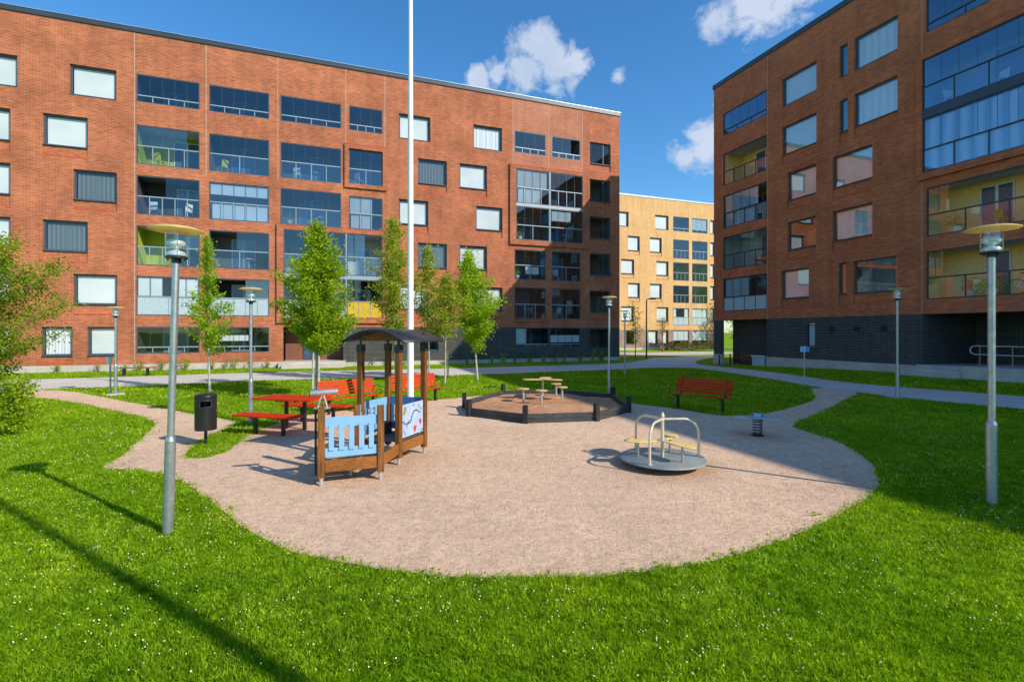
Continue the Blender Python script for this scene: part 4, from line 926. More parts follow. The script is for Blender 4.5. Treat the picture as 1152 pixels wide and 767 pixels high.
# merry-go-round
t = thing('merry_go_round', 'grey merry-go-round with cream tube hoops and pale yellow petal seats', 'merry-go-round', (2.60, 8.42, 0), 0)
mb = MB(); mb.lathe([(0.001, 0.05), (0.3, 0.05), (0.70, 0.105), (0.725, 0.115), (0.725, 0.13), (0.71, 0.145), (0.001, 0.15)], (0, 0, 0), 56); mb.build('platform', M['mgrplate'], t)
mb = MB(); mb.tube([(0, 0, -0.1), (0, 0, 0.08)], 0.12, 16); mb.build('pivot', M['galv'], t)
mb = MB(); mb.tube([(0, 0, 0.15), (0, 0, 0.86)], 0.03, 14); mb.lathe([(0.036, 0.84), (0.036, 0.875), (0.018, 0.885), (0.018, 0.915), (0.001, 0.92)], (0, 0, 0), 14); mb.build('centre_post', M['cream_tube'], t)
for a in (3, -125, 120):
    q = R(a); pts = [(0.64*math.cos(q), 0.64*math.sin(q), 0.15), (0.64*math.cos(q), 0.64*math.sin(q), 0.55)]
    for k in range(1, 9):
        w = k/8*math.pi/2; rr_ = 0.64-0.27*(1-math.cos(w)); pts.append((rr_*math.cos(q), rr_*math.sin(q), 0.55+0.25*math.sin(w)))
    pts.append((0.02*math.cos(q), 0.02*math.sin(q), 0.80))
    mb = MB(); mb.tube(pts, 0.021, 12); mb.cyl((0.64*math.cos(q), 0.64*math.sin(q), 0), 0.042, 0.15, 0.162, 14); mb.build('hoop', M['cream_tube'], t)
for a in (179, -58, 55):
    q = R(a); cx, cy = 0.36*math.cos(q), 0.36*math.sin(q)
    mb = MB(); n = 28; poly = []
    for i in range(n):                                 # board with a narrow neck towards the post and a round outer end
        s_ = i/n*2*math.pi; x = 0.30*math.cos(s_); y = math.sin(s_)*(0.115+0.055*math.cos(s_-0.3)); poly.append((cx+x*math.cos(q)-y*math.sin(q), cy+x*math.sin(q)+y*math.cos(q)))
    mb.prism(poly, 0.415, 0.433); st = mb.build('seat', M['seatyellow'], t, 0.004)
    mb = MB(); mb.tube([(0.42*math.cos(q), 0.42*math.sin(q), 0.148), (0.42*math.cos(q), 0.42*math.sin(q), 0.413)], 0.02, 10); mb.build('seat_leg', M['galv'], t)
mb = MB(); mb.cyl((0, 0, 0), 0.09, 0.433, 0.442, 20); mb.build('hub_plate', M['galvlight'], t)

# spring rider
t = thing('spring_rider', 'spring rocker with a pale blue plank seat on the shaded sand', 'spring rider', (5.44, 10.8, 0), R(-22))
mb = MB(); pts = [(0.095*math.cos(k*0.4), 0.095*math.sin(k*0.4), 0.03+0.335*k/84) for k in range(85)]; mb.tube(pts, 0.013, 8); mb.build('spring', M['frame_dark'], t)
mb = MB(); mb.cyl((0, 0, 0), 0.13, 0.0, 0.02, 20); mb.cyl((0, 0, 0), 0.12, 0.365, 0.39, 20); mb.build('clamp_plate', M['rubber'], t)
mb = MB(); n = 28; poly = [(0.47*math.copysign(abs(math.cos(s_))**0.8, math.cos(s_)), 0.15*math.sin(s_)) for s_ in [2*math.pi*i/n for i in range(n)]]; mb.prism(poly, 0.392, 0.417); mb.build('plank', paint('grey_blue_plank', (0.40, 0.48, 0.52), 0.5), t, 0.005)
mb = MB(); mb.box(-0.09, 0.09, -0.05, 0.05, 0.418, 0.50); mb.build('grip_block', M['blue'], t, 0.01)
mb = MB(); mb.tube([(-0.1, -0.1, 0.47), (-0.1, 0.1, 0.47)], 0.014, 8); mb.tube([(0.1, -0.1, 0.47), (0.1, 0.1, 0.47)], 0.014, 8); mb.build('handle', M['blackmetal'], t)

# play house
ph = thing('playhouse', 'wooden play house with blue slatted sides, brown posts and a curved black roof', 'play house', (-2.3, 8.2, 0))
def q2(x, y): return Vector((x+2.3, y-8.2))
def posts_(p, ztop, ang, w=0.098, cap='endgrain', blackto=None, zb=0.13):
    rot = Matrix.Rotation(ang, 3, 'Z')
    mb = MB(); mb.obox((p.x-0.0, p.y, (ztop+zb)/2), (w, w, ztop-zb), rot)
    o = mb.build('post', M['post'], ph, 0.008, 2)
    mb = MB(); g = rot @ Vector((0, -w/2-0.001, 0))
    mb.tube([(p.x, p.y, -0.05), (p.x, p.y, zb+0.01)], 0.028, 12); mb.cyl((p.x, p.y, 0), 0.04, zb-0.02, zb-0.002, 12); mb.build('post_foot', M['galvlight'], o)
    return o
A_eng = math.atan2(0.32, 0.80); A_cab = math.atan2(-0.34, 0.94)
FL, FR, BL, BM = q2(-2.85, 7.28), q2(-2.05, 7.60), q2(-3.2, 8.16), q2(-2.58, 8.10)
P3, P4, P1, P2 = q2(-1.96, 8.43), q2(-1.67, 9.24), q2(-2.69, 8.67), q2(-2.41, 9.47)
posts_(FL, 1.17, A_eng); posts_(FR, 1.16, A_eng); posts_(BL, 1.1, A_eng); posts_(BM, 1.09, A_eng)
for p in (P1, P2, P3, P4):
    o = posts_(p, 2.08, A_cab)
    mb = MB(); mb.tube([(p.x, p.y, 2.0), (p.x, p.y, 2.30)], 0.02, 8); mb.obox((p.x, p.y, 2.01), (0.112, 0.112, 0.13), Matrix.Rotation(A_cab, 3, 'Z')); mb.build('roof_bracket', M['roofblack'], o)
def beam(a, b, z0, z1, w=0.045, off=0.0, mat='beam', name='beam', shr=0.05):
    d = (b-a).normalized(); nrm_ = Vector((d.y, -d.x)); a2 = a+d*shr+nrm_*off; b2 = b-d*shr+nrm_*off
    mb = MB(); mb.bar((*a2, (z0+z1)/2), (*b2, (z0+z1)/2), w, z1-z0); return mb.build(name, M[mat], ph, 0.005)
for a, b in ((FL, FR), (FR, P3), (P3, P4), (P4, P2), (P2, P1), (BM, P1), (BL, FL), (BM, BL)): beam(a, b, 0.2, 0.38)
def fence(a, b, z0=0.42, z1=1.02, n=5, mat='blue', off=0.0, slope=0.0):
    d = (b-a).normalized(); nn = Vector((d.y, -d.x)); a2 = a+d*0.05+nn*off; b2 = b-d*0.05+nn*off; Lf = (b2-a2).length
    mb = MB()
    mb.bar((*a2, z1-0.075), (*b2, z1-0.075), 0.02, 0.15); mb.bar((*a2, z0+0.07), (*b2, z0+0.07), 0.02, 0.14)
    for i in range(n):
        u = (i+0.62)/(n+0.25); c = a2+(b2-a2)*u; c2 = c + nn*0.021
        mb.bar((*c2, z0+0.1), (*c2, z1-0.12), 0.5*Lf/n, 0.02, up=(nn.x, nn.y, 0))
    return mb.build('slatted_panel', M[mat], ph, 0.003)
f1 = fence(FL, FR)
fence(P1, P2, 0.44, 1.05, 5, 'blue'); fence(P2, P4, 0.44, 1.06, 6, 'blue_dark'); fence(BM, P1, 0.5, 1.02, 2, 'blue')
# deck plates
mb = MB(); mb.prism([tuple(FL+Vector((.05, .05))), tuple(FR+Vector((-.03, .05))), tuple(BM), tuple(BL+Vector((.05, 0)))], 0.382, 0.40)
mb.prism([tuple(P3+Vector((-.02, .05))), tuple(P4+Vector((-.05, -.03))), tuple(P2+Vector((.05, -.05))), tuple(P1+Vector((.05, .02)))], 0.382, 0.40); mb.build('deck', M['deck'], ph)
mb = MB(); mb.bar((*(FL+Vector((0.07, 0.02))), 0.415), (*(FR+Vector((-0.07, 0.02))), 0.415), 0.02, 0.02); mb.build('deck_edge', M['galv'], ph)
# painted panel between the two right hand posts
d = (P4-P3).normalized(); nn = Vector((d.y, -d.x)); a2 = P3+d*0.055; b2 = P4-d*0.055
mb = MB(); mb.bar((*a2, 0.73), (*b2, 0.73), 0.02, 0.58); ap = mb.build('picture_panel', M['artpanel'], ph, 0.003)
ap['label'] = 'pale panel painted with a black worm, red mushrooms and leaves'
def onp(u, v, o=0.0115): c = a2+(b2-a2)*u+nn*o; return Vector((c.x, c.y, 0.44+0.58*v))
mb = MB()
wp = [(0.12, 0.44), (0.2, 0.38), (0.28, 0.42), (0.34, 0.40), (0.42, 0.46), (0.48, 0.60), (0.55, 0.72), (0.66, 0.76), (0.76, 0.70), (0.80, 0.62)]
mb.tube([onp(u, v) for u, v in wp], [0.006, 0.008, 0.01, 0.012, 0.012, 0.012, 0.012, 0.012, 0.010, 0.005], 6)
mb.tube([onp(0.24, 0.28), onp(0.3, 0.42), onp(0.36, 0.5)], 0.006, 6); mb.tube([onp(0.07, 0.5), onp(0.17, 0.42)], 0.008, 6); mb.tube([onp(0.12, 0.22), onp(0.17, 0.1), onp(0.22, 0.06)], 0.005, 6)
mb.tube([onp(0.88, 0.08), onp(0.95, 0.05), onp(0.98, 0.1)], 0.006, 6)
mb.build('worm_motif', M['artblack'], ap)
def blot(mb, u, v, ru, rv, n=14, sd=0):
    rr = random.Random(sd); c = onp(u, v, 0.0122); e1 = (b2-a2); e1 = Vector((e1.x, e1.y, 0)).normalized()
    vs = []
    for i in range(n):
        q = 2*math.pi*i/n; k = rr.uniform(0.75, 1.1); vs.append(c + e1*(ru*k*math.cos(q)) + Vector((0, 0, rv*k*math.sin(q))))
    mb.add(vs, [tuple(range(n))])
mb = MB(); blot(mb, 0.62, 0.2, 0.06, 0.05, sd=1); blot(mb, 0.6, 0.12, 0.03, 0.04, sd=2); blot(mb, 0.86, 0.37, 0.055, 0.045, sd=3); blot(mb, 0.88, 0.3, 0.03, 0.035, sd=4); mb.build('mushroom_motif', M['artred'], ap)
mb = MB(); blot(mb, 0.17, 0.83, 0.05, 0.06, sd=5); blot(mb, 0.55, 0.93, 0.03, 0.03, sd=6); blot(mb, 0.80, 0.86, 0.025, 0.05, sd=7); blot(mb, 0.9, 0.76, 0.03, 0.03, sd=8); blot(mb, 0.86, 0.66, 0.02, 0.03, sd=9); blot(mb, 0.13, 0.72, 0.04, 0.03, sd=19); mb.build('leaf_motif', M['artgreen'], ap)
# curved roof
ax = Vector((0.34, 0.94, 0)); sd_ = Vector((0.94, -0.34, 0)); cF = (P1+P3)/2; cB = (P2+P4)/2; cF3 = Vector((cF.x, cF.y, 0)); 
rf0 = cF3 - ax*0.22; Lr = 1.36; nS = 14; W2 = 0.635; rise = 0.19; top_, bot_ = [], []
mb = MB(); vs = []
for e_ in (0, 1):
    for th in (0.0, 0.018):
        for i in range(nS+1):
            u = -1+2*i/nS; z = 2.10 + rise*(1-u*u) + 0.02*(1-abs(u)) - th
            p = rf0 + ax*(Lr*e_) + sd_*(u*W2); vs.append((p.x, p.y, z+0.04))
K = nS+1; fs = []
for i in range(nS):
    fs += [(i, i+1, 2*K+i+1, 2*K+i), (K+i, 3*K+i, 3*K+i+1, K+i+1), (i, K+i, K+i+1, i+1), (2*K+i, 2*K+i+1, 3*K+i+1, 3*K+i)]
fs += [(0, 2*K, 3*K, K), (nS, K+nS, 3*K+nS, 2*K+nS)]
mb.add(vs, fs, True)
rf = mb.build('roof', M['roofblack'], ph)
mb = MB()
for e_ in (0.02, 0.98):
    pts = [rf0 + ax*(Lr*e_) + sd_*(u*W2) + Vector((0, 0, 2.12+rise*(1-u*u)+0.02*(1-abs(u))-0.01)) for u in [-1+2*i/12 for i in range(13)]]
    mb = MB(); mb.tube(pts, 0.016, 8); mb.build('roof_rib', M['roofblack'], rf)
mb = MB()
for u in (-0.45, 0.0, 0.45): 
    z = 2.10+rise*(1-u*u)-0.0; p = rf0+ax*0.25+sd_*(u*W2); q = rf0+ax*(Lr-0.2)+sd_*(u*W2); mb.bar((p.x, p.y, z), (q.x, q.y, z), 0.05, 0.03)
mb.bar((*(P1), 2.2), (*(P3), 2.2), 0.03, 0.1); mb.build('roof_batten', M['post'], rf)
# play periscope with its black pipe at the left corner
mb = MB(); pp = FL+Vector((-0.1, 0.04)); mb.tube([(pp.x, pp.y, 0.15), (pp.x, pp.y, 1.16)], 0.018, 8); mb.tube([(pp.x-0.02, pp.y+0.2, 0.2), (pp.x-0.02, pp.y+0.2, 1.1)], 0.03, 10); mb.build('speaking_tube', M['rubber'], ph)
sc_ = FL+Vector((-0.02, 0.06)); mb = MB(); mb.tube([(sc_.x-0.06, sc_.y, 1.15), (sc_.x-0.02, sc_.y, 1.29), (sc_.x+0.02, sc_.y, 1.36)], 0.013, 8); mb.tube([(sc_.x+0.09, sc_.y, 1.15), (sc_.x+0.05, sc_.y, 1.29), (sc_.x+0.03, sc_.y, 1.36)], 0.013, 8); mb.box(sc_.x-0.09, sc_.x+0.12, sc_.y-0.07, sc_.y+0.06, 1.152, 1.17); mb.build('scope_stand', M['galvlight'], ph)
mb = MB(); mb.tube([(sc_.x-0.15, sc_.y-0.05, 1.385), (sc_.x-0.1, sc_.y-0.045, 1.39), (sc_.x+0.2, sc_.y+0.03, 1.405), (sc_.x+0.23, sc_.y+0.04, 1.405)], [0.034, 0.037, 0.037, 0.032], 14); so_ = mb.build('play_telescope', M['galvlight'], ph)
mb = MB(); mb.tube([(sc_.x-0.165, sc_.y-0.053, 1.384), (sc_.x-0.149, sc_.y-0.05, 1.385)], 0.036, 14); mb.build('eyepiece', M['rubber'], so_)
mb = MB(); mb.tube([(*(P1*0.35+P2*0.65+Vector((0.15, 0.0))), 0.4), (*(P1*0.35+P2*0.65+Vector((0.15, 0.0))), 0.62)], 0.09, 16); mb.build('drum_seat', M['rubber'], ph)
mb = MB(); c = (FL+FR)/2+Vector((-0.12, 0.35)); mb.tube([(c.x, c.y, -0.05), (c.x, c.y, 0.38)], 0.025, 10); mb.build('deck_foot', M['galv'], ph)
# signs
t = thing('sign', 'blue and white plate on a thin post before the black brick wall', 'sign', (11.85, 19.75, T(11.85, 19.75)), R(14))
mb = MB(); mb.tube([(0, 0, -0.1), (0, 0, 1.62)], 0.024, 10); mb.build('post', M['galv'], t)
mb = MB(); mb.box(-0.23, 0.22, -0.045, -0.028, 1.38, 1.60); pl_ = mb.build('plate', M['signwhite'], t, 0.004)
mb = MB(); mb.box(0.03, 0.215, -0.049, -0.0455, 1.386, 1.594); mb.build('blue_field', M['signblue'], pl_)
mb = MB(); mb.add([(-0.17, -0.0465, 1.44), (-0.15, -0.0465, 1.44), (-0.15, -0.0465, 1.54), (-0.17, -0.0465, 1.54)], [(0, 1, 2, 3)]); mb.add([(-0.15, -0.0465, 1.54), (-0.10, -0.0465, 1.46), (-0.10, -0.0465, 1.43), (-0.15, -0.0465, 1.51)], [(0, 1, 2, 3)]); mb.add([(-0.10, -0.0465, 1.44), (-0.08, -0.0465, 1.44), (-0.08, -0.0465, 1.54), (-0.10, -0.0465, 1.54)], [(0, 1, 2, 3)]); mb.build('sign_mark', M['signblue'], pl_)
mb = MB(); mb.cyl((0, 0, 0), 0.09, -0.05, 0.03, 14); mb.build('footing', M['concrete_lt'], t)
t = thing('sign', 'grey back of a small plate on a slim post beside the far left lamp', 'sign', (-14.96, 18.14, 0), R(10))
mb = MB(); mb.tube([(0, 0, -0.1), (0, 0, 1.4)], 0.03, 10); mb.build('post', M['galv'], t)
mb = MB(); mb.box(-0.13, 0.08, -0.04, -0.031, 1.12, 1.38); mb.build('plate', M['galv'], t, 0.004)
t = thing('stake', 'pale wooden stake with ochre tip standing in the lawn near the young trees', 'stake', (-3.2, 24.3, 0))
mb = MB(); mb.tube([(0, 0, -0.1), (0, 0, 1.38)], 0.045, 10); mb.build('shaft', M['galvlight'], t)
mb = MB(); mb.tube([(0, 0, 1.382), (0, 0, 1.5)], [0.046, 0.03], 10); mb.build('tip', M['yellow_panel'], t)

# things at the right block
rz = A2
def Rf(t_, d): return (14.77+0.3404*t_+0.9403*d, 35.65-0.9403*t_+0.3404*d)
x, y = Rf(15.7, -0.7); t = thing('handrail', 'looped steel handrail beside the ramp of the right block', 'handrail', (x, y, 0.84), A2)
mb = MB(); pts = [(5.2, 0, 0.88), (0.15, 0, 0.88)] + [(0.15-0.18*math.sin(w), 0, 0.70+0.18*math.cos(w)) for w in [k*math.pi/8 for k in range(1, 8)]] + [(0.15, 0, 0.52), (5.2, 0, 0.52)]
mb.tube(pts, 0.022, 10); mb.build('rail', M['galvlight'], t)
for k in range(5):
    mb = MB(); mb.tube([(0.3+1.05*k, 0.0, -0.06), (0.3+1.05*k, 0, 0.87)], 0.024, 8); mb.build('rail_post', paint('weathered_steel_post', (0.34, 0.22, 0.10), 0.5, 0.3) if k == 0 else bpy.data.materials['weathered_steel_post'], t)
x, y = Rf(2.4, -0.45+0.9); t = thing('slatted_bench', 'dark slatted bench in the passage under the right block', 'bench', (x, y, 0.03), A2)
mb = MB()
for i in range(3): mb.box(-0.85, 0.85, -0.18+0.13*i, -0.07+0.13*i, 0.42, 0.45)
mb.build('seat', M['brownslat'], t)
mb = MB()
for i in range(2): mb.box(-0.85, 0.85, 0.22, 0.245, 0.55+0.14*i, 0.65+0.14*i)
mb.build('backrest', M['brownslat'], t)
for sx in (-0.7, 0.7):
    mb = MB(); mb.box(sx-0.025, sx+0.025, -0.17, -0.12, -0.05, 0.42); mb.box(sx-0.025, sx+0.025, 0.17, 0.218, -0.05, 0.8); mb.box(sx-0.025, sx+0.025, -0.119, 0.169, 0.38, 0.418); mb.build('leg', M['blackmetal'], t)
x, y = Rf(3.95, 0.3); t = thing('grit_box', 'grey blue lidded grit box at the corner of the passage', 'grit box', (x, y, 0.04), A2)
mb = MB(); mb.prism([(-0.5, -0.3), (0.5, -0.3), (0.55, 0.3), (-0.55, 0.3)], -0.05, 0.62); mb.build('body', M['frosted'], t, 0.02)
mb = MB(); mb.box(-0.56, 0.56, -0.35, 0.34, 0.625, 0.72); mb.build('lid', M['signwhite'], t, 0.03)
for k, tt in enumerate((1.35, 2.35)):
    x, y = Rf(tt, -0.75); t = thing('bollard', ['short black bollard beside the corner pillar of the right block', 'short black bollard in front of the passage bench'][k], 'bollard', (x, y, T(x, y)), 0, 'bollards at the passage')
    mb = MB(); mb.tube([(0, 0, -0.1), (0, 0, 0.75)], 0.05, 12); mb.build('shaft', M['blackmetal'], t); mb = MB(); mb.lathe([(0.052, 0.751), (0.056, 0.79), (0.001, 0.81)], (0, 0, 0), 12); mb.build('cap', M['galv'], t)

# balcony furniture and pots, standing on the balconies of the two blocks
def Lf(s_, d): return (8.84-0.9403*s_-0.3404*d*-1, 40.05-0.3404*s_+0.9403*d)
def chair(x, y, z, rz, label, mat, group='chairs on the balconies'):
    t = thing('balcony_chair', label, 'chair', (x, y, z), rz, group)
    mb = MB(); mb.box(-0.23, 0.23, -0.23, 0.22, 0.40, 0.43); mb.build('seat', mat, t, 0.01)
    mb = MB(); mb.obox((0, 0.25, 0.67), (0.46, 0.03, 0.44), Matrix.Rotation(-0.15, 3, 'X')); mb.build('backrest', mat, t, 0.01)
    for sx in (-1, 1):
        mb = MB(); mb.tube([(sx*0.21, -0.2, 0), (sx*0.2, -0.18, 0.4)], 0.014, 6); mb.tube([(sx*0.21, 0.24, 0), (sx*0.2, 0.2, 0.4)], 0.014, 6); mb.build('leg', mat, t)
def plant_pot(x, y, z, s, label, mat='leaf_lime', pot='concrete_lt'):
    t = thing('potted_plant', label, 'potted plant', (x, y, z), 0, 'potted plants on the balconies')
    mb = MB(); mb.lathe([(0.001, 0), (0.1*s, 0), (0.14*s, 0.24*s), (0.12*s, 0.24*s), (0.001, 0.2*s)], (0, 0, 0), 14); mb.build('pot', M[pot], t)
    leafball(t, 'foliage', (0, 0, 0.42*s), (0.22*s, 0.22*s, 0.28*s), 260, 0.05*s, mat)
def leafball(parent, name, c, rad, n, ls, mat):
    p = rng.normal(0, 0.45, (n, 3)) * np.array(rad) + np.array(c)
    return leaf_mesh(name, p, np.full(n, ls), rng.random(n), mat, parent)
def leaf_mesh(name, P, size, tint, mat, parent=None, updown=0.35):
    n = len(P)
    d = rng.normal(0, 1, (n, 3)); d[:, 2] = d[:, 2]*0.6 - 0.15; d /= np.linalg.norm(d, axis=1)[:, None]
    w = rng.normal(0, 1, (n, 3)); w -= d * np.sum(w*d, 1)[:, None]; w /= np.linalg.norm(w, axis=1)[:, None]
    s = (size * rng.uniform(0.7, 1.25, n))[:, None]
    nr = np.cross(d, w)
    a = P; b = P + d*s*0.5 + w*s*0.36 + nr*s*0.08; c = P + d*s; e = P + d*s*0.5 - w*s*0.36 + nr*s*0.08
    V = np.stack([a, b, c, e], 1).reshape(-1, 3); idx = np.arange(4*n).reshape(n, 4)
    return np_mesh(name, V, 4, idx, M[mat], np.repeat(tint, 4), parent)
x, y = Rf(14.3, 0.75); chair(x, y, 12.7, A2+1.2, 'white chair at the left end of the upper glazed bay on the right block', M['blind'])
x, y = Rf(15.9, 0.8); chair(x, y, 12.7, A2-0.4, 'white chair in the middle of the upper glazed bay on the right block', M['blind'])
x, y = Rf(17.1, 0.7); chair(x, y, 12.7, A2+0.4, 'pale chair at the right of the upper glazed bay on the right block', M['blind'])
x, y = Rf(14.3, 0.8); plant_pot(x, y, 6.76, 1.5, 'large potted plant at the left end of the cream balcony on the right block')
x, y = Rf(15.9, 1.3); chair(x, y, 6.76, A2+2.6, 'lime armchair on the cream balcony of the right block', M['lgreen'])
x, y = Rf(15.0, 0.7); plant_pot(x, y, 3.83, 1.3, 'potted plant on the lowest right hand balcony beside the glass', 'leaf_red')
x, y = Rf(15.7, 0.8); plant_pot(x, y, 3.83, 1.5, 'potted shrub in the middle of the lowest right hand balcony')
x, y = Rf(3.3, 0.8); chair(x, y, 6.72, A2-0.5, 'dark chair on the open corner balcony of the right block', M['blackmetal'])
# bicycle on the lowest balcony
x, y = Rf(17.1, 0.55); bk = thing('bicycle', 'white framed bicycle parked on the lowest balcony of the right block', 'bicycle', (x, y, 3.83), A2)
for k, wx in enumerate((-0.5, 0.5)):
    mb = MB(); pts = [(wx+0.32*math.cos(q), 0, 0.33+0.32*math.sin(q)) for q in [2*math.pi*i/24 for i in range(25)]]; mb.tube(pts, 0.018, 6, False); wh = mb.build('wheel', M['rubber'], bk)
    mb = MB()
    for i in range(8): q = math.pi*i/8; mb.tube([(wx-0.3*math.cos(q), 0, 0.33-0.3*math.sin(q)), (wx+0.3*math.cos(q), 0, 0.33+0.3*math.sin(q))], 0.003, 4)
    mb.build('spokes', M['galvlight'], wh)
mb = MB()
for a, b in [((-0.5, 0.33), (-0.08, 0.3)), ((-0.5, 0.33), (-0.2, 0.78)), ((-0.08, 0.3), (-0.22, 0.88)), ((-0.2, 0.76), (0.33, 0.8)), ((-0.08, 0.3), (0.36, 0.7)), ((0.5, 0.33), (0.32, 0.92))]: mb.tube([(a[0], 0, a[1]), (b[0], 0, b[1])], 0.018, 8)
mb.build('bicycle_frame', M['flagwhite'], bk)
mb = MB(); mb.obox((-0.23, 0, 0.91), (0.24, 0.12, 0.05)); mb.build('saddle', M['rubber'], bk, 0.02)
mb = MB(); mb.tube([(0.36, -0.26, 0.98), (0.33, -0.12, 0.97), (0.32, 0.12, 0.97), (0.36, 0.26, 0.98)], 0.013, 6); mb.build('handlebar', M['rubber'], bk)
# left block balconies
for s_, d_, z_, mt, lb_ in [(32.3, 0.8, 9.3, 'signwhite', 'white chair on the third balcony down of the leftmost balcony column'), (30.6, 0.7, 9.3, 'blind', 'pale chair at the right end of the third balcony down in the leftmost column'),
                            (20.4, 0.7, 12.33, 'blind', 'white chair inside the small framed balcony near the flagpole'), (32.0, 0.7, 12.27, 'yellow_fab', 'yellow seat on the lime green balcony second from the top'),
                            (31.6, 0.8, 6.3, 'yellow_fab', 'yellow seat on the lime green balcony behind the lamp head'), (28.7, 0.6, 12.27, 'yellow_fab', 'yellow seat at the left end of the second balcony in the second column'),
                            (5.2, 0.9, 3.35, 'lwhite', 'grey chair on the lowest red brick balcony at the right of the long block')]:
    x, y = 8.84-0.9403*s_-0.3404*d_, 40.05-0.3404*s_+0.9403*d_
    chair(x, y, z_, A1+random.uniform(-1, 1), lb_, M[mt])
for s_, d_, z_, lb_ in [(24.8, 0.5, 9.3, 'leafy plant on the third floor balcony above the tall tree'), (24.9, 0.3, 6.12, 'leafy plant inside the projecting bay above the entrance'), (8.6, 0.5, 9.33, 'plant in the lower half of the projecting bay at the right end'), (8.8, 0.5, 6.33, 'plant on the balcony below the projecting bay at the right end')]:
    x, y = 8.84-0.9403*s_-0.3404*d_, 40.05-0.3404*s_+0.9403*d_
    plant_pot(x, y, z_, 1.4, lb_)

def balcony_table(x, y, z, rz, label):
    t = thing('balcony_table', label, 'table', (x, y, z), rz, 'small tables on the balconies')
    mb = MB(); mb.cyl((0, 0, 0), 0.32, 0.68, 0.71, 18); mb.build('tabletop', M['blind'], t)
    mb = MB(); mb.tube([(0, 0, 0), (0, 0, 0.68)], 0.025, 8); mb.cyl((0, 0, 0), 0.2, 0.0, 0.02, 14); mb.build('leg', M['galvlight'], t)
for s_, z_, lb_ in [(23.2, 12.27, 'white round table on the balcony beside the small framed balcony, second row from the top'), (27.2, 6.3, 'white round table on the balcony right of the lime green one'),
                    (22.9, 9.3, 'white round table on the balcony directly above the projecting bay'), (8.0, 3.35, 'white round table on the balcony just above the charcoal base'), (4.6, 9.34, 'white round table in the lower right of the projecting bay at the right end')]:
    x, y = 8.84-0.9403*s_-0.3404*0.7, 40.05-0.3404*s_+0.9403*0.7
    balcony_table(x, y, z_, 0.3, lb_)
for s_, z_, c_, lb_ in [(24.3, 12.27, 'blind', 'white chair left of the round table in the second row from the top'), (26.5, 6.3, 'blackmetal', 'black chair right of the lime green balcony'), (7.3, 3.35, 'doorwhite', 'white chair on the balcony just above the charcoal base'),
                        (27.9, 9.3, 'blackmetal', 'black chair behind the white pleated screens'), (5.4, 6.33, 'signwhite', 'pale chair on the balcony under the projecting bay at the right end')]:
    x, y = 8.84-0.9403*s_-0.3404*0.8, 40.05-0.3404*s_+0.9403*0.8
    chair(x, y, z_, A1+random.uniform(-1.5, 1.5), lb_, M[c_])

# ------------------------------------------------------------------ vegetation
def tree(x, y, H, zb, prof, label, mat='leaf', leaf=0.085, nlimb=46, dens=150, trunk_r=0.05, lean=(0, 0), bark='bark', group='young trees on the playground lawn', stems=1, sig=0.11, seed=1, name='tree'):
    """prof(u) -> crown radius for u in 0..1 from crown base to the top"""
    rr = random.Random(seed)
    t = thing(name, label, 'tree', (x, y, T(x, y)), 0, group)
    tm = MB(); P = []; SZ = []; TT = []
    for st in range(stems):
        off = (0.0, 0.0) if st == 0 else (rr.uniform(-0.2, 0.2), rr.uniform(-0.1, 0.2))
        Hs = H * (1 if st == 0 else 0.85)
        ctr = []; wx, wy = rr.uniform(-1, 1), rr.uniform(-1, 1)
        K = 12
        for k in range(K+1):
            u = k/K; ctr.append(Vector((off[0]*(1-0.3*u)+lean[0]*u+0.05*wx*math.sin(u*4.2), off[1]+lean[1]*u+0.05*wy*math.sin(u*3.5), -0.1+(Hs+0.1)*u)))
        rs = [trunk_r*(1.25 if k == 0 else 1)*(1-0.86*k/K) for k in range(K+1)]
        tm.tube(ctr, rs, 8)
        def cp(z):
            u = max(0, min(0.999, (z+0.1)/(Hs+0.1)))*K; i = int(u); return ctr[i].lerp(ctr[i+1], u-i)
        for i in range(nlimb):
            u = ((i+rr.random())/nlimb)**0.92; z = zb+(Hs-zb)*u*0.97
            Rr = prof(u)*rr.uniform(0.42, 1.28)
            q = i*2.4+rr.uniform(-0.6, 0.6); rise = rr.uniform(0.35, 0.95)*Rr
            b0 = cp(z); tip = b0+Vector((Rr*math.cos(q), Rr*math.sin(q), rise)); mid = (b0+tip)/2+Vector((rr.gauss(0, .05), rr.gauss(0, .05), -0.05*Rr))
            tm.tube([b0, mid, tip], [0.012+0.012*(1-u), 0.009, 0.004], 5, False)
            n = int(dens*(0.35+Rr)*rr.uniform(0.5, 1.3)); tw = rr.random()*0.45
            nb = 3+int(Rr*5)
            for j in range(nb):
                v = (j+rr.random()*0.8+0.4)/nb; v = min(1.05, v)
                c = (b0*(1-v)**2 + mid*2*v*(1-v) + tip*v*v) if v <= 1 else tip
                s_ = sig*(0.6+0.6*rr.random()); m_ = max(4, int(n/nb))
                p = rng.normal(0, 1, (m_, 3))*s_*np.array([1, 1, 0.75]) + np.array(c) - np.array([0, 0, 0.02])
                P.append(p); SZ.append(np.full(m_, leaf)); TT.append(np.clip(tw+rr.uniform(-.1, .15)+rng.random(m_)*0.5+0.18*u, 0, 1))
    tm.build('trunk', M[bark], t)
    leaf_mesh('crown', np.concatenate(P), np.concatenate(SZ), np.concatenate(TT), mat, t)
    return t
def lin(*pts):
    def f(u):
        for (a, ra), (b, rb_) in zip(pts, pts[1:]):
            if u <= b: return ra+(rb_-ra)*(u-a)/(b-a)
        return pts[-1][1]
    return f
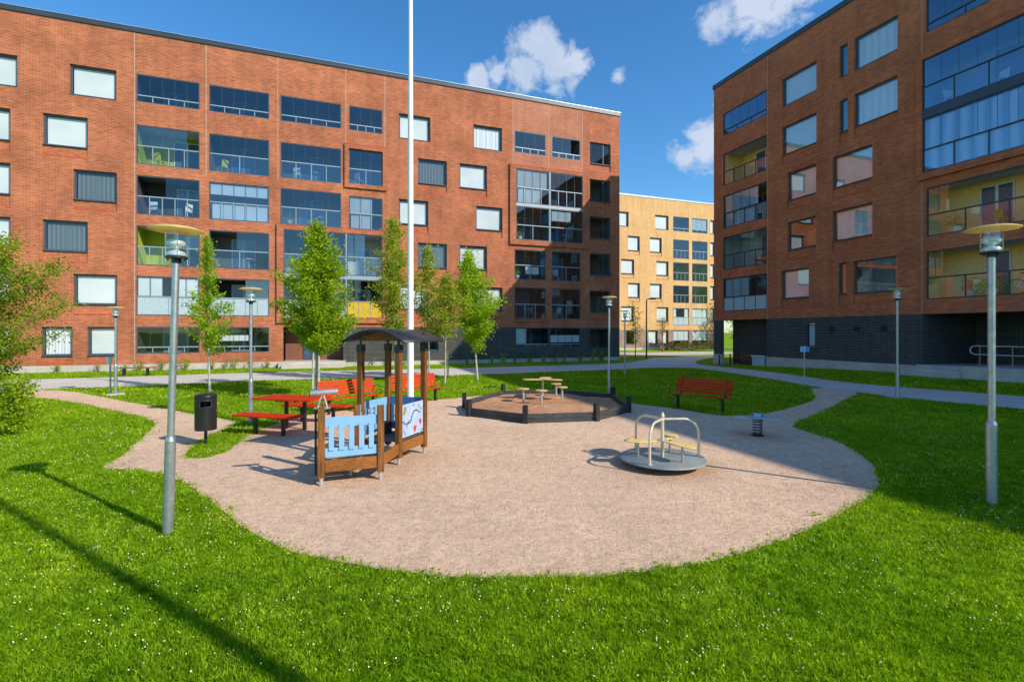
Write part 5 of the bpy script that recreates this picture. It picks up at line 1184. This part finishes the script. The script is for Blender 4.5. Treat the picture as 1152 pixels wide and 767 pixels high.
tree(-11.6, 18.7, 6.1, 1.45, lin((0, 0.55), (0.22, 0.85), (0.45, 0.55), (0.65, 0.22), (1, 0.05)), 'slim young tree with a thin yellowish top left of the picnic table', 'leaf_lime', 0.085, 48, 190, 0.045, (-0.1, 0), sig=0.10, seed=3)
tree(-6.85, 17.0, 6.15, 1.55, lin((0, 0.75), (0.25, 1.15), (0.55, 0.95), (0.8, 0.5), (1, 0.08)), 'leafy young tree with two pale stems behind the picnic table', 'leaf', 0.088, 60, 270, 0.05, (0.05, 0), stems=2, sig=0.14, seed=5)
tree(-7.95, 19.4, 5.5, 1.7, lin((0, 0.6), (0.3, 0.95), (0.6, 0.75), (1, 0.08)), 'slender pale stemmed tree just behind the leafy two stemmed tree', 'leaf', 0.088, 36, 190, 0.05, (0.0, 0), seed=6, sig=0.13)
tree(-5.3, 22.3, 7.55, 2.0, lin((0, 0.7), (0.3, 1.1), (0.6, 0.85), (0.85, 0.4), (1, 0.1)), 'tall olive tinted young tree left of the flagpole', 'leaf_olive', 0.10, 60, 170, 0.055, (-0.2, 0), seed=8, sig=0.15)
tree(-3.9, 23.0, 6.4, 2.0, lin((0, 0.5), (0.3, 0.85), (0.6, 0.7), (1, 0.1)), 'olive tinted young tree directly behind the flagpole', 'leaf_olive', 0.10, 40, 150, 0.05, (-0.1, 0), seed=9, sig=0.15)
tree(-3.0, 21.8, 4.9, 1.9, lin((0, 0.5), (0.35, 0.75), (0.7, 0.45), (1, 0.08)), 'small pale stemmed tree right of the flagpole', 'leaf_olive', 0.10, 40, 150, 0.045, (0.05, 0), seed=10, sig=0.14)
tree(-1.65, 23.4, 6.15, 1.35, lin((0, 0.7), (0.25, 1.45), (0.5, 1.05), (0.78, 0.45), (1, 0.08)), 'bright green young tree with curved pale trunk before the charcoal brick wall', 'leaf_lime', 0.10, 64, 230, 0.055, (-0.45, 0), seed=12, sig=0.15)
tree(-12.55, 11.4, 4.8, 0.4, lin((0, 0.75), (0.25, 1.35), (0.5, 1.5), (0.7, 1.25), (0.88, 0.6), (1, 0.1)), 'large bushy green tree at the left edge of the lawn', 'leaf_dark', 0.062, 90, 330, 0.09, (0, 0), bark='barkbrown', seed=14, sig=0.15)
tree(10.4, 41.2, 4.6, 1.2, lin((0, 0.4), (0.4, 0.9), (1, 0.1)), 'sparse sapling in front of the yellow block beside the tall dark lamp', 'leaf_lime', 0.13, 26, 24, 0.05, bark='barkbrown', group='saplings before the yellow block', seed=15, sig=0.2)
tree(17.6, 57.0, 4.0, 1.9, lin((0, 0.4), (0.5, 0.9), (1, 0.3)), 'small bare sapling close to the wall of the yellow block', 'leaf_red', 0.13, 18, 7, 0.09, bark='barkbrown', group='saplings before the yellow block', seed=16, sig=0.2)
for i, (x, y, H, Rm, lb_) in enumerate([(27.5, 57, 8.5, 2.6, 'bright green tree seen through the passage under the right block'), (33, 64, 10, 3.2, 'round green tree beyond the passage, farther off'), (36, 52, 9, 3.0, 'broad green tree hidden mostly by the right block')]):
    tree(x, y, H, 0.8, lin((0, Rm*0.7), (0.4, Rm), (0.8, Rm*0.6), (1, 0.2)), lb_, 'leaf_lime', 0.24, 60, 40, 0.14, bark='barkbrown', group='trees beyond the passage', seed=20+i, sig=0.4)
tree(-11.15, 10.9, 1.15, 0.08, lin((0, 0.35), (0.5, 0.5), (1, 0.2)), 'low leafy clump of suckers at the foot of the bushy tree at left', 'leaf', 0.06, 40, 150, 0.02, bark='barkbrown', group=None, seed=31, sig=0.1, name='bush')
# low hedge before the yellow block
hd = thing('hedge', 'low reddish green hedge along the yellow block', 'hedge', (13.5+0.9403*9.5, 61.3+0.3404*9.5, 0), A1)
P = np.stack([rng.uniform(-5.6, 3.6, 5200), rng.uniform(0.9, 1.6, 5200), rng.uniform(0.05, 1.0, 5200)], 1); P[:, 2] += 0.12*np.sin(P[:, 0]*3.1)
leaf_mesh('foliage', P, np.full(5200, 0.13), rng.random(5200), 'leaf_red', hd)
mb = MB()
for k in range(12): mb.tube([(-5.5+0.8*k, 1.25, -0.05), (-5.45+0.8*k, 1.25, 0.8)], 0.02, 5)
mb.build('stems', M['barkbrown'], hd)
# weeds at the foot of the walls
def weed(x, y, s, i, red=False):
    t = thing('weed_clump', 'knee high leafy weed clump at the foot of the long brick block', 'plant', (x, y, T(x, y)), random.random()*6, 'weed clumps along the long brick block')
    n = int(170*s); st = 5; P = []
    mb = MB()
    for k in range(st):
        a = random.random()*6.28; L_ = random.uniform(0.35, 0.75)*s; tip = (0.22*s*math.cos(a), 0.22*s*math.sin(a), L_)
        mb.tube([(0, 0, -0.02), (tip[0]*0.4, tip[1]*0.4, L_*0.6), tip], 0.006, 4, False)
        u = rng.random((n//st, 1)); P.append(np.array(tip)*u*np.array([1, 1, 1]) + rng.normal(0, 0.06*s, (n//st, 3))+np.array([0, 0, 0.05]))
    mb.build('stalks', M['barkbrown'], t)
    leaf_mesh('foliage', np.concatenate(P), np.full(n//st*st, 0.075), rng.random(n//st*st), 'leaf_lime' if random.random() < .5 else 'leaf_olive', t)
spots = [36.8, 34.7, 33.6, 32.7, 31.9, 31.1, 30.4, 29.3, 28.4, 27.6, 26.8, 26.1, 19.5, 18.3, 17.0, 14.2, 13.0, 12.1, 11.3, 10.2, 9.3, 8.2, 7.2, 6.1, 5.0, 3.9, 2.9, 2.1, 1.5]
for i, s_ in enumerate(spots):
    s_ += random.uniform(-0.25, 0.25); d_ = -random.uniform(0.25, 0.6); x, y = 8.84-0.9403*s_-0.3404*d_, 40.05-0.3404*s_+0.9403*d_
    weed(x, y, random.uniform(0.6, 1.3), i)

# ------------------------------------------------------------------ grass
bl_loop = [(9.5, 40.3), (9.5, 60), (-60, 40), (-60, 15.3), (-38.3, 22.9)]
rb_loop = [(14.5, 35.9), (36.5, -25), (60, -25), (60, 45), (30, 42)]
ax_, ay_ = -0.9403, -0.3404
ent_loop = [(8.84-0.94*21.2+0.34*2.2, 40.05-0.34*21.2-0.94*2.2), (8.84-0.94*25.5+0.34*2.2, 40.05-0.34*25.5-0.94*2.2), (8.84-0.94*25.5, 40.05-0.34*25.5), (8.84-0.94*21.2, 40.05-0.34*21.2)]
sp_loop = [tuple((Vector(p)-c0)*1.05+c0) for p in sp]
def band(y0, y1, dens, hgt, wid, name='g'):
    area = (y1-y0)*(y1+y0)*1.12+0.9*2*(y1-y0); n = int(area*dens)
    y = np.sqrt(rng.random(n)*(y1**2-y0**2)+y0**2); x = rng.uniform(-1, 1, n)*(1.12*y+0.9)
    P = np.stack([x, y], 1)
    keep = np.ones(n, bool)
    for lp in (asph_loop, bl_loop, rb_loop, ent_loop, sp_loop): keep &= ~inpoly(P, lp)
    j = P + rng.normal(0, 0.05, P.shape); keep &= ~inpoly(j, sand_loop)
    P = P[keep]; n = len(P)
    # patchiness of height and colour
    f = 0.5+0.5*np.sin(P[:, 0]*1.7+1.3*np.sin(P[:, 1]*1.1))*np.sin(P[:, 1]*2.1+1.1*np.sin(P[:, 0]*1.6+2))
    f2 = 0.5+0.5*np.sin(P[:, 0]*7.1+2*np.sin(P[:, 1]*5.3))*np.sin(P[:, 1]*6.7+2*np.sin(P[:, 0]*4.9))
    h = hgt*rng.uniform(0.45, 1.15, n)*(0.75+0.3*f+0.25*f2); w = wid*rng.uniform(0.6, 1.3, n)
    a = rng.uniform(0, 2*np.pi, n); lean = rng.uniform(0.1, 0.95, n)*h; la = rng.uniform(0, 2*np.pi, n)
    z0 = terr(P[:, 0], P[:, 1])
    base = np.stack([P[:, 0], P[:, 1], z0-0.004], 1)
    sd = np.stack([np.cos(a), np.sin(a), 0*a], 1)*w[:, None]/2
    ld = np.stack([np.cos(la), np.sin(la), 0*la], 1)
    mid = base + ld*(lean*0.35)[:, None] + np.array([0, 0, 1])*(h*0.6)[:, None]
    tip = base + ld*lean[:, None] + np.array([0, 0, 1])*h[:, None]
    V = np.stack([base-sd, base+sd, mid+sd*0.8, tip, mid-sd*0.8], 1).reshape(-1, 3)
    idx = np.arange(5*n).reshape(n, 5)
    t = np.clip(rng.random(n)**1.3*0.75+0.12*f+0.16*f2+0.06*(rng.random(n) < 0.04)*5, 0, 1)
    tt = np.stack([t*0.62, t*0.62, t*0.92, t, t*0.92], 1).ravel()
    return V, idx, tt
Vs, Is, Ts, off = [], [], [], 0
for b in ((2.5, 4.6, 9500, 0.045, 0.0044), (4.6, 7.0, 5200, 0.046, 0.006), (7.0, 11, 2100, 0.048, 0.0095), (11, 17, 800, 0.06, 0.015), (17, 32, 230, 0.075, 0.03), (2.5, 5, 1500, 0.042, 0.015), (5, 8, 900, 0.045, 0.018)):
    v, i, t = band(*b); Vs.append(v); Is.append(i+off); Ts.append(t); off += len(v)
g = np_mesh('lawn_grass', np.concatenate(Vs), 5, np.concatenate(Is), M['grass'], np.concatenate(Ts))
tag(g, 'short bright green grass blades of the lawn', 'grass', kind='stuff')
# clover leaves and white flowers in the lawn
def scatter(y0, y1, dens, thr, spread=True):
    area = (y1-y0)*(y1+y0)*1.12; n = int(area*dens)
    y = np.sqrt(rng.random(n)*(y1**2-y0**2)+y0**2); x = rng.uniform(-1, 1, n)*(1.12*y+0.5); P = np.stack([x, y], 1)
    f = np.sin(x*1.9+1.5*np.sin(y*1.3))*np.sin(y*2.3+1.4*np.sin(x*1.7+1)); keep = (f > thr) & (np.sin(x*5.3+2*np.sin(y*3.7))*np.sin(y*6.1+1.7*np.sin(x*4.1)) > rng.uniform(-1.2, 0.9, n))
    for lp in (asph_loop, bl_loop, rb_loop, sp_loop, sand_loop): keep &= ~inpoly(P, lp)
    return P[keep]
fl = []; fi = []; ft = 0; V_, F_ = [], []
for (y0, y1, dn, rad) in ((2.6, 7, 85, 0.0066), (7, 12, 40, 0.0085), (12, 22, 6, 0.013)):
    P = scatter(y0, y1, dn, -0.25)
    n = len(P); z = terr(P[:, 0], P[:, 1]) + rng.uniform(0.028, 0.052, n); c = np.stack([P[:, 0], P[:, 1], z], 1); r_ = rad*rng.uniform(0.55, 1.15, n)
    ring = 6; pts = []
    for lvl, (rr_, zz) in enumerate(((0.75, -0.55), (1.0, 0.0), (0.6, 0.6))):
        for k in range(ring):
            q = 2*np.pi*k/ring+lvl*0.3; pts.append(c+np.stack([r_*rr_*np.cos(q), r_*rr_*np.sin(q), r_*zz], 1))
    pts.append(c+np.stack([0*r_, 0*r_, r_*0.85], 1))
    A = np.stack(pts, 1); m = A.shape[1]; base = (np.arange(n)*m+ft)[:, None]
    tri = []
    for lv in range(2):
        for k in range(ring):
            a, b, c_, d_ = lv*ring+k, lv*ring+(k+1) % ring, (lv+1)*ring+(k+1) % ring, (lv+1)*ring+k; tri += [(a, b, c_), (a, c_, d_)]
    for k in range(ring): tri.append((2*ring+k, 2*ring+(k+1) % ring, 3*ring))
    F_.append((base[:, :, None]+np.array(tri)[None]).reshape(-1, 3)); V_.append(A.reshape(-1, 3)); ft += n*m
fo = np_mesh('clover_flowers', np.concatenate(V_), 3, np.concatenate(F_), M['petal'], None, None, True)
tag(fo, 'tiny white clover flowers sprinkled over the lawn', 'flowers', kind='stuff')
# pebbles on the sand
P = np.stack([rng.uniform(-7, 7, 26000), rng.uniform(4.5, 16, 26000)], 1); P = P[inpoly(P, sand_loop) & ~inpoly(P, sp_loop)]
n = len(P); r_ = rng.uniform(0.003, 0.009, n); a0 = rng.uniform(0, 6.28, n); oct_ = []
for k in range(4): oct_.append(np.stack([P[:, 0]+r_*np.cos(a0+k*1.57)*rng.uniform(0.6, 1.3, n), P[:, 1]+r_*np.sin(a0+k*1.57)*rng.uniform(0.6, 1.3, n), np.full(n, 0.008)+terr(P[:, 0], P[:, 1])], 1))
oct_.append(np.stack([P[:, 0], P[:, 1], 0.008+r_*0.8+terr(P[:, 0], P[:, 1])], 1))
A = np.stack(oct_, 1); tri = np.array([(0, 1, 4), (1, 2, 4), (2, 3, 4), (3, 0, 4)]); idx = ((np.arange(n)*5)[:, None, None]+tri[None]).reshape(-1, 3)
po = np_mesh('gravel', A.reshape(-1, 3), 3, idx, paint('gravel_grain', (0.42, 0.33, 0.28), 0.9, 0, 0.4, 40), None)
tag(po, 'loose gravel grains scattered over the sand', 'gravel', kind='stuff')

# small weeds rooted along the rim of the sand
L_ = np.asarray(sand_loop); sel = L_[rng.random(len(L_)) < 0.5]
P = np.repeat(sel, 14, 0) + rng.normal(0, 0.05, (len(sel)*14, 2)) + np.repeat(rng.normal(0, 0.10, (len(sel), 2)), 14, 0)
P = P[(P[:, 1] > 4) & (P[:, 1] < 14)]
P3 = np.concatenate([P, (terr(P[:, 0], P[:, 1]) + rng.uniform(0.005, 0.035, len(P)))[:, None]], 1)
w_ = leaf_mesh('rim_weeds', P3, np.full(len(P3), 0.035), rng.random(len(P3)), 'leaf_lime')
tag(w_, 'tiny ragged weeds creeping from the lawn edge onto the sand', 'weeds', kind='stuff')
